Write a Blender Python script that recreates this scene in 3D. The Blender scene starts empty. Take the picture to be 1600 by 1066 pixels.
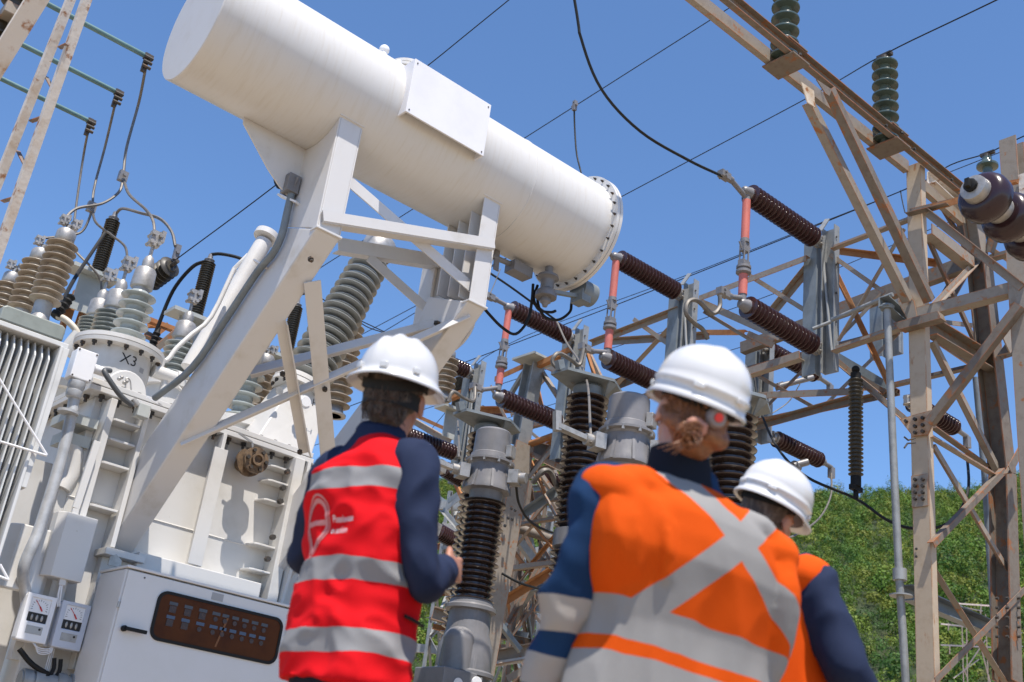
import bpy, math, random
import numpy as np
from mathutils import Vector, Matrix, noise
random.seed(7)
SC = bpy.context.scene
COL = SC.collection

# ------------------------------------------------------------------ camera
FPX = 1770.0; PCX, PCY = 800.0, 533.0          # photograph is 1600 x 1066
def _n(v): v = np.array(v, float); return v / np.linalg.norm(v)
_u = _n([530, -4030, FPX]); _a = np.array([2300, 1067, FPX], float); _a = _n(_a - _u * _a.dot(_u)); _b = np.cross(_u, _a)
MW = np.array([_a, _b, _u]); CAM = np.array([0, 0, .5])
cd = bpy.data.cameras.new("camera"); cam = bpy.data.objects.new("camera", cd); COL.objects.link(cam)
m = Matrix.Identity(4)
for i in range(3):
    m[i][0] = MW[i, 0]; m[i][1] = -MW[i, 1]; m[i][2] = -MW[i, 2]; m[i][3] = CAM[i]
cam.matrix_world = m
cd.sensor_width = 36; cd.lens = FPX / 1600 * 36; cd.clip_start = .05; cd.clip_end = 3000
cd.dof.use_dof = True; cd.dof.focus_distance = 9.6; cd.dof.aperture_fstop = 3.6
SC.camera = cam

# ------------------------------------------------------------------ world, sun, exposure
SUN = _n([-.42, -1, 2.7])
el = math.asin(SUN[2]); az = math.atan2(SUN[0], SUN[1])
w = bpy.data.worlds.new("World"); SC.world = w; w.use_nodes = True
nt = w.node_tree; nt.nodes.clear()
sky = nt.nodes.new('ShaderNodeTexSky'); sky.sky_type = 'NISHITA'; sky.sun_disc = False
sky.sun_elevation = el; sky.sun_rotation = az; sky.altitude = 900; sky.air_density = 1.0; sky.dust_density = .35; sky.ozone_density = 6
bg = nt.nodes.new('ShaderNodeBackground'); bg.inputs[1].default_value = .138
ow = nt.nodes.new('ShaderNodeOutputWorld')
hs = nt.nodes.new('ShaderNodeHueSaturation'); hs.inputs['Saturation'].default_value = 1.05; nt.links.new(sky.outputs[0], hs.inputs['Color']); nt.links.new(hs.outputs[0], bg.inputs[0]); nt.links.new(bg.outputs[0], ow.inputs[0])
sl = bpy.data.lights.new("sun", 'SUN'); sl.energy = 4.5; sl.angle = math.radians(.53); sl.color = (1, .925, .83)
so = bpy.data.objects.new("sun", sl); COL.objects.link(so)
so.rotation_euler = Vector(SUN).to_track_quat('Z', 'Y').to_euler(); so.location = (0, 0, 30)
SC.view_settings.view_transform = 'Standard'; SC.view_settings.look = 'None'
SC.view_settings.exposure = 0.64; SC.view_settings.gamma = 1
SC.render.engine = 'CYCLES'
SC.cycles.max_bounces = 6; SC.cycles.use_denoising = True

# ------------------------------------------------------------------ pixel -> world helpers (photo pixels)
def ray(px, py): return MW @ np.array([px - PCX, py - PCY, FPX]) / FPX
def D(px, py, d): return CAM + ray(px, py) * d
def AX(px, py, x): r = ray(px, py); return CAM + r * (x / r[0])
def AY(px, py, y): r = ray(px, py); return CAM + r * (y / r[1])
def AZ(px, py, z): r = ray(px, py); return CAM + r * ((z - .5) / r[2])
def PL(px, py, p0, n):
    r = ray(px, py); n = np.array(n, float); return CAM + r * ((np.array(p0) - CAM).dot(n) / r.dot(n))
A3 = lambda *v: np.array(v, float)
EX, EY, EZ = A3(1, 0, 0), A3(0, 1, 0), A3(0, 0, 1)

# ------------------------------------------------------------------ mesh builder
class MB:
    def __init__(s): s.v = []; s.f = []
    def add(s, vs, fs):
        o = len(s.v); s.v += [tuple(map(float, p)) for p in vs]; s.f += [tuple(o + i for i in f) for f in fs]; return s
    def abox(s, x0, x1, y0, y1, z0, z1):
        vs = [(x, y, z) for z in (z0, z1) for y in (y0, y1) for x in (x0, x1)]
        return s.add(vs, [(0, 2, 3, 1), (4, 5, 7, 6), (0, 1, 5, 4), (2, 6, 7, 3), (0, 4, 6, 2), (1, 3, 7, 5)])
    def frame(s, p0, p1, up):
        p0, p1 = np.array(p0, float), np.array(p1, float); d = _n(p1 - p0); up = np.array(up, float)
        if abs(d.dot(_n(up))) > .98: up = EY if abs(d[1]) < .9 else EX
        si = _n(np.cross(d, up)); u = np.cross(si, d); return p0, p1, si, u
    def prism(s, p0, p1, poly, up=EZ):
        """polygon of (side, up) swept from p0 to p1"""
        p0, p1, si, u = s.frame(p0, p1, up); n = len(poly)
        vs = [p0 + a * si + b * u for a, b in poly] + [p1 + a * si + b * u for a, b in poly]
        fs = [tuple(range(n)), tuple(range(2 * n - 1, n - 1, -1))] + [((i + 1) % n, i, n + i, n + (i + 1) % n) for i in range(n)]
        return s.add(vs, fs)
    def beam(s, p0, p1, w, h, up=EZ):
        return s.prism(p0, p1, [(-w / 2, -h / 2), (w / 2, -h / 2), (w / 2, h / 2), (-w / 2, h / 2)], up)
    def ell(s, p0, p1, a, t=.008, up=EZ, fs=1, fu=1):
        P = [(0, 0), (a, 0), (a, t), (t, t), (t, a), (0, a)]
        P = [((x - a / 2) * fs, (y - a / 2) * fu) for x, y in P]
        return s.prism(p0, p1, P if fs * fu > 0 else P[::-1], up)
    def chan(s, p0, p1, w, h, t=.01, up=EZ, fs=1):
        P = [(0, 0), (w, 0), (w, t), (t, t), (t, h - t), (w, h - t), (w, h), (0, h)]
        P = [((x - w / 2) * fs, y - h / 2) for x, y in P]
        return s.prism(p0, p1, P if fs > 0 else P[::-1], up)
    def ibeam(s, p0, p1, w, h, t=.012, up=EZ):
        a = w / 2; b = h / 2; c = t / 2
        return s.prism(p0, p1, [(-a, -b), (a, -b), (a, -b + t), (c, -b + t), (c, b - t), (a, b - t), (a, b), (-a, b), (-a, b - t), (-c, b - t), (-c, -b + t), (-a, -b + t)], up)
    def plate(s, pts, ext):
        pts = [np.array(p, float) for p in pts]; ext = np.array(ext, float); n = len(pts)
        vs = pts + [p + ext for p in pts]
        return s.add(vs, [tuple(range(n - 1, -1, -1)), tuple(range(n, 2 * n))] + [(i, (i + 1) % n, n + (i + 1) % n, n + i) for i in range(n)])
    def lathe(s, p0, ax, prof, n=20, up=EZ, a0=0, a1=2 * math.pi):
        """prof: list of (t, r) along axis ax from p0"""
        p0 = np.array(p0, float); ax = _n(ax); _, _, si, u = s.frame(p0, p0 + ax, up)
        full = abs(a1 - a0 - 2 * math.pi) < 1e-6; k = n if full else n + 1
        vs = []; fs = []
        for t, r in prof:
            r = max(r, 1e-5)
            for i in range(k):
                a = a0 + (a1 - a0) * i / n
                vs.append(p0 + ax * t + si * (r * math.cos(a)) + u * (r * math.sin(a)))
        for j in range(len(prof) - 1):
            for i in range(n):
                b = (i + 1) % k
                fs.append((j * k + i, j * k + b, (j + 1) * k + b, (j + 1) * k + i))
        if full:
            fs.append(tuple(range(k - 1, -1, -1))); fs.append(tuple(range((len(prof) - 1) * k, len(prof) * k)))
        return s.add(vs, fs)
    def cyl(s, p0, p1, r, n=14, r2=None):
        p0, p1 = np.array(p0, float), np.array(p1, float); L = np.linalg.norm(p1 - p0)
        return s.lathe(p0, p1 - p0, [(0, r), (L, r if r2 is None else r2)], n)
    def tube(s, pts, r, n=8, sub=0):
        pts = [np.array(p, float) for p in pts]
        if sub:
            Q = [2 * pts[0] - pts[1]] + pts + [2 * pts[-1] - pts[-2]]; out = []
            for i in range(1, len(Q) - 2):
                a, b, c, d = Q[i - 1:i + 3]
                for k in range(sub):
                    t = k / sub
                    out.append(.5 * (2 * b + (c - a) * t + (2 * a - 5 * b + 4 * c - d) * t * t + (3 * b - a - 3 * c + d) * t ** 3))
            pts = out + [pts[-1]]
        rs = r if hasattr(r, '__len__') else [r] * len(pts)
        if len(rs) != len(pts): rs = list(np.interp(np.linspace(0, 1, len(pts)), np.linspace(0, 1, len(rs)), rs))
        nrm = None; vs = []; fs = []
        for i, p in enumerate(pts):
            t = _n(pts[min(i + 1, len(pts) - 1)] - pts[max(i - 1, 0)])
            if nrm is None: nrm = _n(np.cross(t, EZ if abs(t[2]) < .9 else EX))
            nrm = _n(nrm - t * nrm.dot(t)); b = np.cross(t, nrm)
            for k in range(n):
                a = 2 * math.pi * k / n; vs.append(p + rs[i] * (math.cos(a) * nrm + math.sin(a) * b))
        for i in range(len(pts) - 1):
            for k in range(n):
                k2 = (k + 1) % n; fs.append((i * n + k, i * n + k2, (i + 1) * n + k2, (i + 1) * n + k))
        fs.append(tuple(range(n - 1, -1, -1))); fs.append(tuple(range((len(pts) - 1) * n, len(pts) * n)))
        return s.add(vs, fs)
    def ball(s, c, r, nu=16, nv=10, R=None):
        c = np.array(c, float); r = A3(r, r, r) if not hasattr(r, '__len__') else np.array(r, float)
        vs = []; fs = []
        for j in range(nv + 1):
            th = math.pi * j / nv
            for i in range(nu):
                a = 2 * math.pi * i / nu; q = A3(math.sin(th) * math.cos(a), math.sin(th) * math.sin(a), math.cos(th)) * r
                if R is not None: q = R @ q
                vs.append(c + q)
        for j in range(nv):
            for i in range(nu):
                i2 = (i + 1) % nu; fs.append((j * nu + i, (j + 1) * nu + i, (j + 1) * nu + i2, j * nu + i2))
        return s.add(vs, fs)
    def hexb(s, p, ax, r=.018, h=.02, shank=.0):
        p = np.array(p, float); ax = _n(ax)
        s.lathe(p, ax, [(0, r), (h, r)], 6)
        if shank: s.lathe(p + ax * h, ax, [(0, r * .55), (shank, r * .55)], 6)
        return s
    def pieces(s, gap=.004):
        n = len(s.v); P = list(range(n))
        def fd(a):
            while P[a] != a: P[a] = P[P[a]]; a = P[a]
            return a
        for f in s.f:
            r = fd(f[0])
            for i in f[1:]: P[fd(i)] = r
        G = {}
        for i in range(n): G.setdefault(fd(i), []).append(i)
        V = np.array(s.v); C = [[V[g].min(0) - gap / 2, V[g].max(0) + gap / 2, set([k])] for k, g in G.items()]
        ch = True
        while ch:
            ch = False; out = []
            for c in C:
                for o in out:
                    if (c[0] <= o[1]).all() and (o[0] <= c[1]).all():
                        o[0] = np.minimum(o[0], c[0]); o[1] = np.maximum(o[1], c[1]); o[2] |= c[2]; ch = True; break
                else: out.append(c)
            C = out
        res = []
        for c in C:
            idx = [i for k in c[2] for i in G[k]]; mp = {i: j for j, i in enumerate(idx)}
            b = MB(); b.v = [s.v[i] for i in idx]; b.f = [tuple(mp[i] for i in f) for f in s.f if fd(f[0]) in c[2]]; res.append(b)
        return res
    def build(s, name, mat, parent=None, loc=None, smooth=None, bevel=0, local=False):
        if parent is not None and name in EACH:
            r = None
            for p in s.pieces(): r = p._build(name, mat, parent, loc, smooth, bevel, local)
            return r
        return s._build(name, mat, parent, loc, smooth, bevel, local)
    def _build(s, name, mat, parent=None, loc=None, smooth=None, bevel=0, local=False):
        me = bpy.data.meshes.new(name)
        if parent is not None: o0 = np.zeros(3) if local else ORG[parent.name]
        else: o0 = np.array(loc if loc is not None else np.mean(s.v, axis=0), float)
        V = np.array(s.v) - o0
        me.from_pydata([tuple(p) for p in V], [], s.f); me.validate(); me.update()
        me.materials.append(mat)
        if smooth is not None:
            me.shade_smooth()
            if smooth > 0: me.set_sharp_from_angle(angle=math.radians(smooth))
        o = bpy.data.objects.new(name, me); COL.objects.link(o)
        if parent is not None: o.parent = parent; ORG[o.name] = o0
        else: o.location = o0; ORG[o.name] = o0
        if bevel:
            b = o.modifiers.new('bevel', 'BEVEL'); b.width = bevel; b.segments = 2; b.limit_method = 'ANGLE'; b.angle_limit = math.radians(50)
        return o
ORG = {}
EACH = {'flange_bolt', 'post_bolt', 'bolt_nut', 'hatch_bolt', 'ledge', 'stiffener', 'indicator_lamp', 'breaker_label', 'scale_mark', 'screw', 'lid_screw', 'brace_rod', 'terminal_clamp', 'flexible_hose', 'pipe_clip', 'hinge', 'lead_wire', 'gusset_bolt', 'rod', 'top_flange', 'end_plate', 'foot_shelf', 'side_bracket', 'vent_pipe', 'side_wall', 'cable_trunking', 'brass_fitting', 'vent_fitting', 'level_gauge', 'junction_box', 'rung', 'end_fitting', 'gland'}
def tag(o, label=None, cat=None, group=None, kind=None):
    if label: o['label'] = label
    if cat: o['category'] = cat
    if group: o['group'] = group
    if kind: o['kind'] = kind
    return o
def thing(name, label, cat, loc, group=None):
    o = bpy.data.objects.new(name, None); COL.objects.link(o); o.location = tuple(map(float, loc)); o.empty_display_size = .1
    ORG[o.name] = np.array(loc, float); return tag(o, label, cat, group)
def one(mb, name, mat, label, cat, group=None, loc=None, smooth=None, bevel=0):
    return tag(mb.build(name, mat, None, loc, smooth, bevel), label, cat, group)

# ------------------------------------------------------------------ materials
def mat(name, c1, c2=None, scale=6, lo=.45, hi=.65, rough=.5, metal=0, bump=0, bscale=30, st=(1, 1, 1), c3=None, scale3=2, lo3=.5, hi3=.7, st3=(1, 1, 1), rnd=True, coat=0, sheen=0, spec=.5, det=8, edge=None):
    M = bpy.data.materials.new(name); M.use_nodes = True; t = M.node_tree; N = t.nodes; L = t.links
    b = N['Principled BSDF']; b.inputs['Roughness'].default_value = rough; b.inputs['Metallic'].default_value = metal
    b.inputs['Specular IOR Level'].default_value = spec
    if coat: b.inputs['Coat Weight'].default_value = coat; b.inputs['Coat Roughness'].default_value = .12
    if sheen: b.inputs['Sheen Weight'].default_value = sheen
    b.inputs['Base Color'].default_value = (*c1, 1)
    if c2 is None and not bump: return M
    tc = N.new('ShaderNodeTexCoord'); vec = tc.outputs['Object']
    if rnd:
        oi = N.new('ShaderNodeObjectInfo'); ad = N.new('ShaderNodeVectorMath'); ad.operation = 'MULTIPLY_ADD'
        cb = N.new('ShaderNodeCombineXYZ'); 
        for i in range(3): L.new(oi.outputs['Random'], cb.inputs[i])
        L.new(cb.outputs[0], ad.inputs[0]); ad.inputs[1].default_value = (17, 31, 23); L.new(vec, ad.inputs[2]); vec = ad.outputs[0]
    def layer(base, col, sc, lo, hi, st):
        mp = N.new('ShaderNodeMapping'); mp.inputs['Scale'].default_value = st; L.new(vec, mp.inputs[0])
        nz = N.new('ShaderNodeTexNoise'); nz.inputs['Scale'].default_value = sc; nz.inputs['Detail'].default_value = det; nz.inputs['Roughness'].default_value = .62
        L.new(mp.outputs[0], nz.inputs['Vector'])
        mr = N.new('ShaderNodeMapRange'); mr.inputs[1].default_value = lo; mr.inputs[2].default_value = hi; mr.interpolation_type = 'SMOOTHSTEP'
        L.new(nz.outputs[0], mr.inputs[0])
        mx = N.new('ShaderNodeMix'); mx.data_type = 'RGBA'; L.new(mr.outputs[0], mx.inputs[0])
        if base is None: mx.inputs[6].default_value = (*c1, 1)
        else: L.new(base, mx.inputs[6])
        mx.inputs[7].default_value = (*col, 1); return mx.outputs[2], nz
    base = None; nz = None
    if c2 is not None: base, nz = layer(None, c2, scale, lo, hi, st)
    if c3 is not None: base, _ = layer(base, c3, scale3, lo3, hi3, st3)
    if edge is not None:      # rust creeping in from the cut edges of the steel
        bv = N.new('ShaderNodeBevel'); bv.samples = 4; bv.inputs[0].default_value = .016; ge = N.new('ShaderNodeNewGeometry'); dt = N.new('ShaderNodeVectorMath'); dt.operation = 'DOT_PRODUCT'
        L.new(bv.outputs[0], dt.inputs[0]); L.new(ge.outputs['Normal'], dt.inputs[1]); m1 = N.new('ShaderNodeMapRange'); m1.inputs[1].default_value = .995; m1.inputs[2].default_value = .93; L.new(dt.outputs['Value'], m1.inputs[0])
        en = N.new('ShaderNodeTexNoise'); en.inputs['Scale'].default_value = 5; L.new(vec, en.inputs['Vector']); m2 = N.new('ShaderNodeMapRange'); m2.inputs[1].default_value = .38; m2.inputs[2].default_value = .55; L.new(en.outputs[0], m2.inputs[0])
        mm = N.new('ShaderNodeMath'); mm.operation = 'MULTIPLY'; L.new(m1.outputs[0], mm.inputs[0]); L.new(m2.outputs[0], mm.inputs[1]); me_ = N.new('ShaderNodeMix'); me_.data_type = 'RGBA'
        L.new(mm.outputs[0], me_.inputs[0]); L.new(base, me_.inputs[6]); me_.inputs[7].default_value = (*edge, 1); base = me_.outputs[2]
    if base is not None: L.new(base, b.inputs['Base Color'])
    if bump:
        nb = N.new('ShaderNodeTexNoise'); nb.inputs['Scale'].default_value = bscale; nb.inputs['Detail'].default_value = 4
        L.new(vec, nb.inputs['Vector']); bp = N.new('ShaderNodeBump'); bp.inputs['Strength'].default_value = bump; bp.inputs['Distance'].default_value = .01
        L.new(nb.outputs[0], bp.inputs['Height']); L.new(bp.outputs[0], b.inputs['Normal'])
    return M
WHITE = mat('transformer_paint', (.59, .58, .56), (.49, .475, .44), 2.5, .45, .8, rough=.38, bump=.04, bscale=9, c3=(.36, .30, .22), scale3=26, lo3=.71, hi3=.78)
TANKM = mat('conservator_paint', (.60, .59, .57), (.555, .53, .485), 5, .45, .8, rough=.36, bump=.04, bscale=5, st=(9, .8, .8), c3=(.40, .32, .22), scale3=7, lo3=.70, hi3=.84, st3=(8, .9, .9), rnd=False)
FRAMEM = mat('frame_paint', (.585, .575, .565), (.48, .455, .41), 4, .5, .8, rough=.42, bump=.04, bscale=12, c3=(.30, .20, .12), scale3=40, lo3=.73, hi3=.79)
CABM = mat('cabinet_paint', (.60, .59, .58), (.58, .57, .55), 3, .45, .75, rough=.42, bump=.03, bscale=20)
FINM = mat('radiator_paint', (.58, .59, .59), (.48, .49, .49), 4, .45, .75, rough=.65, spec=.3)
PALE = mat('pale_enclosure', (.74, .74, .75), (.66, .66, .66), 8, .5, .8, rough=.4)
GREYP = mat('grey_plate', (.42, .44, .42), (.34, .36, .34), 5, .4, .7, rough=.5)
RUST = mat('weathered_steel', (.165, .138, .112), (.12, .092, .07), 14, .42, .75, rough=.70, bump=.12, bscale=50, c3=(.25, .10, .035), scale3=7, lo3=.57, hi3=.66, edge=(.30, .10, .03))
TAN = mat('rusty_painted_steel', (.265, .23, .19), (.215, .178, .14), 14, .45, .75, rough=.62, bump=.10, bscale=50, c3=(.30, .125, .045), scale3=9, lo3=.59, hi3=.67, edge=(.33, .12, .035))
RUSTW = mat('flaking_white_steel', (.62, .57, .51), (.50, .40, .30), 5, .45, .7, rough=.7, bump=.2, bscale=40, c3=(.30, .13, .05), scale3=9, lo3=.55, hi3=.66)
ORANGE = mat('orange_rust', (.36, .165, .06), (.28, .10, .03), 6, .4, .7, rough=.8, bump=.2, bscale=50)
GALV = mat('galvanised_steel', (.30, .31, .31), (.23, .24, .24), 10, .4, .7, rough=.5, metal=.25, bump=.05)
GALVL = mat('light_galvanised_pipe', (.46, .47, .48), (.36, .37, .38), 12, .4, .7, rough=.45, metal=.2, bump=.05)
PLATG = mat('grey_green_steel', (.26, .285, .26), (.20, .22, .20), 4, .4, .7, rough=.5)
DGALV = mat('dull_grey_steel', (.20, .23, .25), (.15, .17, .18), 6, .4, .7, rough=.55, metal=.1)
ALU = mat('cast_aluminium', (.40, .385, .365), (.28, .27, .25), 14, .4, .7, rough=.45, metal=.5, bump=.1, bscale=60)
CASTG = mat('grey_cast_housing', (.19, .185, .19), (.14, .14, .145), 5, .4, .75, rough=.4, bump=.08, bscale=25, c3=(.25, .24, .24), scale3=4, lo3=.6, hi3=.75, st3=(4, 4, .6))
PORC = mat('brown_porcelain', (.050, .024, .023), (.085, .060, .050), 5, .5, .85, rough=.16, coat=.4)
PORCD = mat('dark_porcelain', (.030, .019, .016), (.05, .038, .032), 5, .45, .75, rough=.22, coat=.3)
PORCP = mat('purple_porcelain', (.034, .017, .020), (.026, .014, .016), 5, .4, .7, rough=.24, coat=.1, spec=.35)
PORCT = mat('dusty_tan_porcelain', (.34, .28, .21), (.25, .20, .15), 6, .4, .7, rough=.42)
PORCG = mat('grey_porcelain', (.36, .395, .385), (.29, .32, .31), 6, .4, .7, rough=.22, coat=.3)
PORCH = mat('dull_grey_porcelain', (.33, .345, .335), (.27, .285, .275), 6, .4, .7, rough=.2, coat=.4)
PORCN = mat('green_porcelain', (.075, .105, .09), (.055, .075, .065), 6, .4, .7, rough=.22, coat=.3)
BLACKI = mat('black_polymer', (.045, .038, .026), (.03, .026, .02), 8, .4, .7, rough=.45)
BLACK = mat('black_rubber', (.014, .014, .014), rough=.6, spec=.2)
CABLE = mat('weathered_conductor', (.17, .155, .135), (.12, .11, .10), 20, .4, .7, rough=.55, metal=.3)
WIREM = mat('dark_wire', (.02, .022, .023), rough=.6, spec=.2)
TEAL = mat('teal_painted_tube', (.10, .19, .19), (.07, .14, .14), 6, .4, .7, rough=.4)
REDARM = mat('red_arm', (.56, .155, .12), (.45, .13, .10), 8, .4, .7, rough=.45)
BOLT = mat('dark_bolts', (.06, .055, .05), (.12, .07, .04), 30, .5, .7, rough=.6, metal=.4)
BRASSY = mat('rusty_valve', (.20, .135, .08), (.09, .06, .04), 18, .4, .65, rough=.6, metal=.3, bump=.2)
INK = mat('black_ink', (.015, .015, .015), rough=.6)
TAGM = mat('grey_label', (.32, .32, .32), rough=.5)
GLASSB = mat('amber_tinted_pane', (.075, .022, .004), (.045, .012, .003), 4, .4, .7, rough=.45, spec=.15)
LAMPB = mat('window_labels', (.055, .062, .075), rough=.5)
# ------------------------------------------------------------------ generic builders
def sheds(p0, p1, rc, rs, n, rs2=None, taper=0, rim=.13):
    """lathe profile list of an insulator between p0 and p1 with n sheds"""
    L = float(np.linalg.norm(np.array(p1) - np.array(p0))); P = []; s = L / n
    P.append((0, rc * .98))
    for i in range(n):
        R = (rs if (rs2 is None or i % 2 == 0) else rs2) * (1 - taper * i / n)
        t = i * s
        P += [(t + s * .10, rc), (t + s * .36, rc * 1.03), (t + s * .40, R * .90), (t + s * .42, R * .985), (t + s * (.42 + rim / 2), R), (t + s * (.42 + rim), R * .985), (t + s * (.60 + rim), rc * 1.14), (t + s * .88, rc)]
    P.append((L, rc * .98)); return P
def insulator(name, p0, p1, rc, rs, n, m, parent, rs2=None, seg=28, taper=0, rim=.13):
    b = MB(); b.lathe(p0, np.array(p1) - np.array(p0), sheds(p0, p1, rc, rs, n, rs2, taper, rim), seg)
    return b.build(name, m, parent, smooth=50)
def clampset(b, p, s=1.0, ax=EZ):
    """bolted wire clamp: small blocks and bolts"""
    p = np.array(p)
    b.beam(p - ax * .03 * s, p + ax * .05 * s, .05 * s, .035 * s, EY)
    for q in (-1, 1):
        for h in (-.015, .03):
            b.hexb(p + EX * q * .018 * s + ax * h * s - EY * .03 * s, EY, .011 * s, .07 * s)
    b.beam(p + EX * .03 * s, p + EX * .03 * s + ax * .06 * s, .02 * s, .05 * s, EY)

# ------------------------------------------------------------------ power transformer
YW = 8.2; ZT = 3.24
tr = thing('power_transformer', 'white painted power transformer tank with bolted top flange behind the slanted support legs', 'transformer', (3.5, 9.3, 0))
b = MB()
b.abox(2.66, 4.44, 8.2, 10.9, .25, 3.13)
tank = b.build('tank_wall', WHITE, tr, bevel=.008)
# weld seam and base rail
b = MB(); b.cyl((2.66, 8.198, 2.36), (4.44, 8.198, 2.36), .006, 6); b.build('weld_seam', WHITE, tr, smooth=40)
b = MB(); b.abox(3.22, 4.24, 8.03, 8.199, 1.93, 2.07); b.build('ledge', WHITE, tr, bevel=.006)
b = MB(); b.abox(2.96, 3.26, 7.99, 8.199, 1.99, 2.04); b.abox(2.99, 3.235, 8.10, 8.198, 1.2, 1.988); b.build('foot_shelf', WHITE, tr, bevel=.004)
# top flange: two plates with a gap, bolts
b = MB(); b.abox(2.56, 4.5, 8.07, 10.95, 3.132, 3.172); b.abox(2.565, 4.49, 8.075, 10.94, 3.18, 3.222); b.build('top_flange', WHITE, tr, bevel=.004)
b = MB()
for i in range(14): 
    x = 2.68 + i * .133; b.hexb((x, 8.13, 3.13), -EZ, .024, .022, .03); b.hexb((x, 8.13, 3.223), EZ, .02, .015)
for i in range(11): b.hexb((2.61, 8.25 + i * .2, 3.13), -EZ, .024, .022, .03)
b.build('flange_bolt', BOLT, tr)
# vertical stiffeners
def stiff(x, y0, y1, t, z0, z1, nm='stiffener'):
    MB().abox(x, x + t, y0, y1, z0, z1).build(nm, WHITE, tr, bevel=.004)
stiff(2.72, 8.02, 8.199, .05, 1.3, 3.1); stiff(2.995, 8.02, 8.199, .035, 2.05, 3.1); stiff(3.66, 8.05, 8.199, .03, 2.07, 3.128)
MB().abox(3.605, 3.72, 8.035, 8.049, 2.08, 3.0).build('stiffener', WHITE, tr, bevel=.003)
b = MB()
for z in (2.30, 2.62, 2.80, 2.95):
    b.plate([(2.775, 8.199, z), (2.775, 8.07, z), (2.80, 8.04, z), (2.99, 8.04, z), (2.99, 8.199, z)], (0, 0, .018))
b.build('ledge', WHITE, tr, bevel=.003)
# front corner post with slotted strip
b = MB(); b.abox(4.31, 4.40, 8.02, 8.199, 1.9, 3.128); b.build('corner_post', WHITE, tr, bevel=.008)
b = MB(); b.plate([(4.41, 8.06, 1.9), (4.41, 8.06, 3.0), (4.41, 7.86, 3.06), (4.41, 7.80, 2.95), (4.41, 8.0, 1.9)], (.025, 0, 0))
b.build('gusset', WHITE, tr)
b = MB()
for z in (2.16, 2.36, 2.72, 2.88, 3.0):
    b.plate([(4.11, 8.199, z), (4.13, 8.08, z), (4.16, 8.06, z), (4.309, 8.06, z), (4.309, 8.199, z)], (0, 0, .016))
b.build('ledge', WHITE, tr, bevel=.003)
# end plate behind the post carrying dark bolts
b = MB(); b.abox(4.441, 4.47, 8.05, 8.6, 1.9, 3.13); b.abox(4.47, 4.78, 8.16, 8.2, 1.9, 3.128); b.build('end_plate', WHITE, tr)
b = MB()
for q in ((447, 738), (440, 763), (436, 784), (424, 840), (416, 874)): b.hexb(AY(*q, 8.02), -EY, .022, .04)
for q in ((461, 741), (455, 765), (450, 788), (438, 845), (430, 878), (472, 742), (466, 768)): b.hexb(AY(*q, 8.158), -EY, .024, .03)
b.build('post_bolt', BOLT, tr)
# nameplates on the wall
MB().plate([AY(345, 690, 8.19), AY(357, 694, 8.19), AY(355, 702, 8.19), AY(343, 699, 8.19)], (0, .009, 0)).build('nameplate', TAGM, tr)
MB().plate([AY(343, 703, 8.19), AY(354, 707, 8.19), AY(352, 714, 8.19), AY(341, 710, 8.19)], (0, .009, 0)).build('nameplate', PALE, tr)
# sloping gutter / duct by the left corner
b = MB(); b.plate([(2.30, 8.10, 1.62), (2.36, 8.02, 1.62), (2.60, 8.02, 1.62), (2.655, 8.10, 1.62)], (.01, .02, .44)); b.build('terminal_duct', WHITE, tr, bevel=.01)
b = MB(); b.plate([AY(112, 700, 8.3), AY(158, 640, 8.3), AY(152, 740, 8.3), AY(112, 800, 8.3), AY(72, 838, 8.3), AY(92, 760, 8.3)], (0, .05, 0)); b.build('side_gusset', WHITE, tr)
b = MB(); b.tube([AY(108, 690, 8.22), AY(117, 705, 8.22), AY(112, 740, 8.22), AY(98, 765, 8.22)], .06, 14, 4); b.build('oil_pipe', WHITE, tr, smooth=50)
b = MB(); b.abox(2.50, 2.70, 8.16, 8.4, 2.72, 2.80); b.abox(2.46, 2.7, 8.1, 8.4, 2.86, 2.93); b.build('side_bracket', GREYP, tr)
b = MB(); b.beam(AY(152, 690, 7.97), AY(118, 795, 7.97), .05, .03, EY); b.beam(AY(118, 795, 7.97), AY(96, 915, 7.97), .045, .03, EY); b.build('cable_trunking', WHITE, tr, bevel=.003)
b = MB(); b.tube([AY(94, 915, 7.96), AY(91, 928, 7.96), AY(90, 948, 7.97)], .006, 6); b.tube([AY(97, 915, 7.96), AY(95, 928, 7.96), AY(93, 948, 7.97)], .006, 6); b.build('lead_wire', PALE, tr)
b = MB(); b.abox(2.60, 2.75, 8.21, 8.3, 1.2, 2.4); b.abox(2.3, 2.62, 8.4, 8.45, .8, 2.6); b.build('side_wall', WHITE, tr)

# X3 turret with dome, flange and letters
tc = A3(2.85, 8.54, 0)
b = MB(); b.lathe(tc + EZ * 3.222, EZ, [(0, .27), (.40, .27)], 40); b.build('turret', WHITE, tr, smooth=40)
b = MB(); b.lathe(tc + EZ * 3.60, EZ, [(0, .27), (.005, .345), (.035, .35), (.037, .335), (.042, .35), (.075, .35), (.08, .335)], 48); b.build('turret_flange', WHITE, tr, smooth=40)
b = MB()
for i in range(16):
    a = i * math.pi / 8 + .2; b.hexb(tc + A3(.318 * math.cos(a), .318 * math.sin(a), 3.604), -EZ, .02, .02, .02)
b.build('flange_bolt', BOLT, tr)
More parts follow.
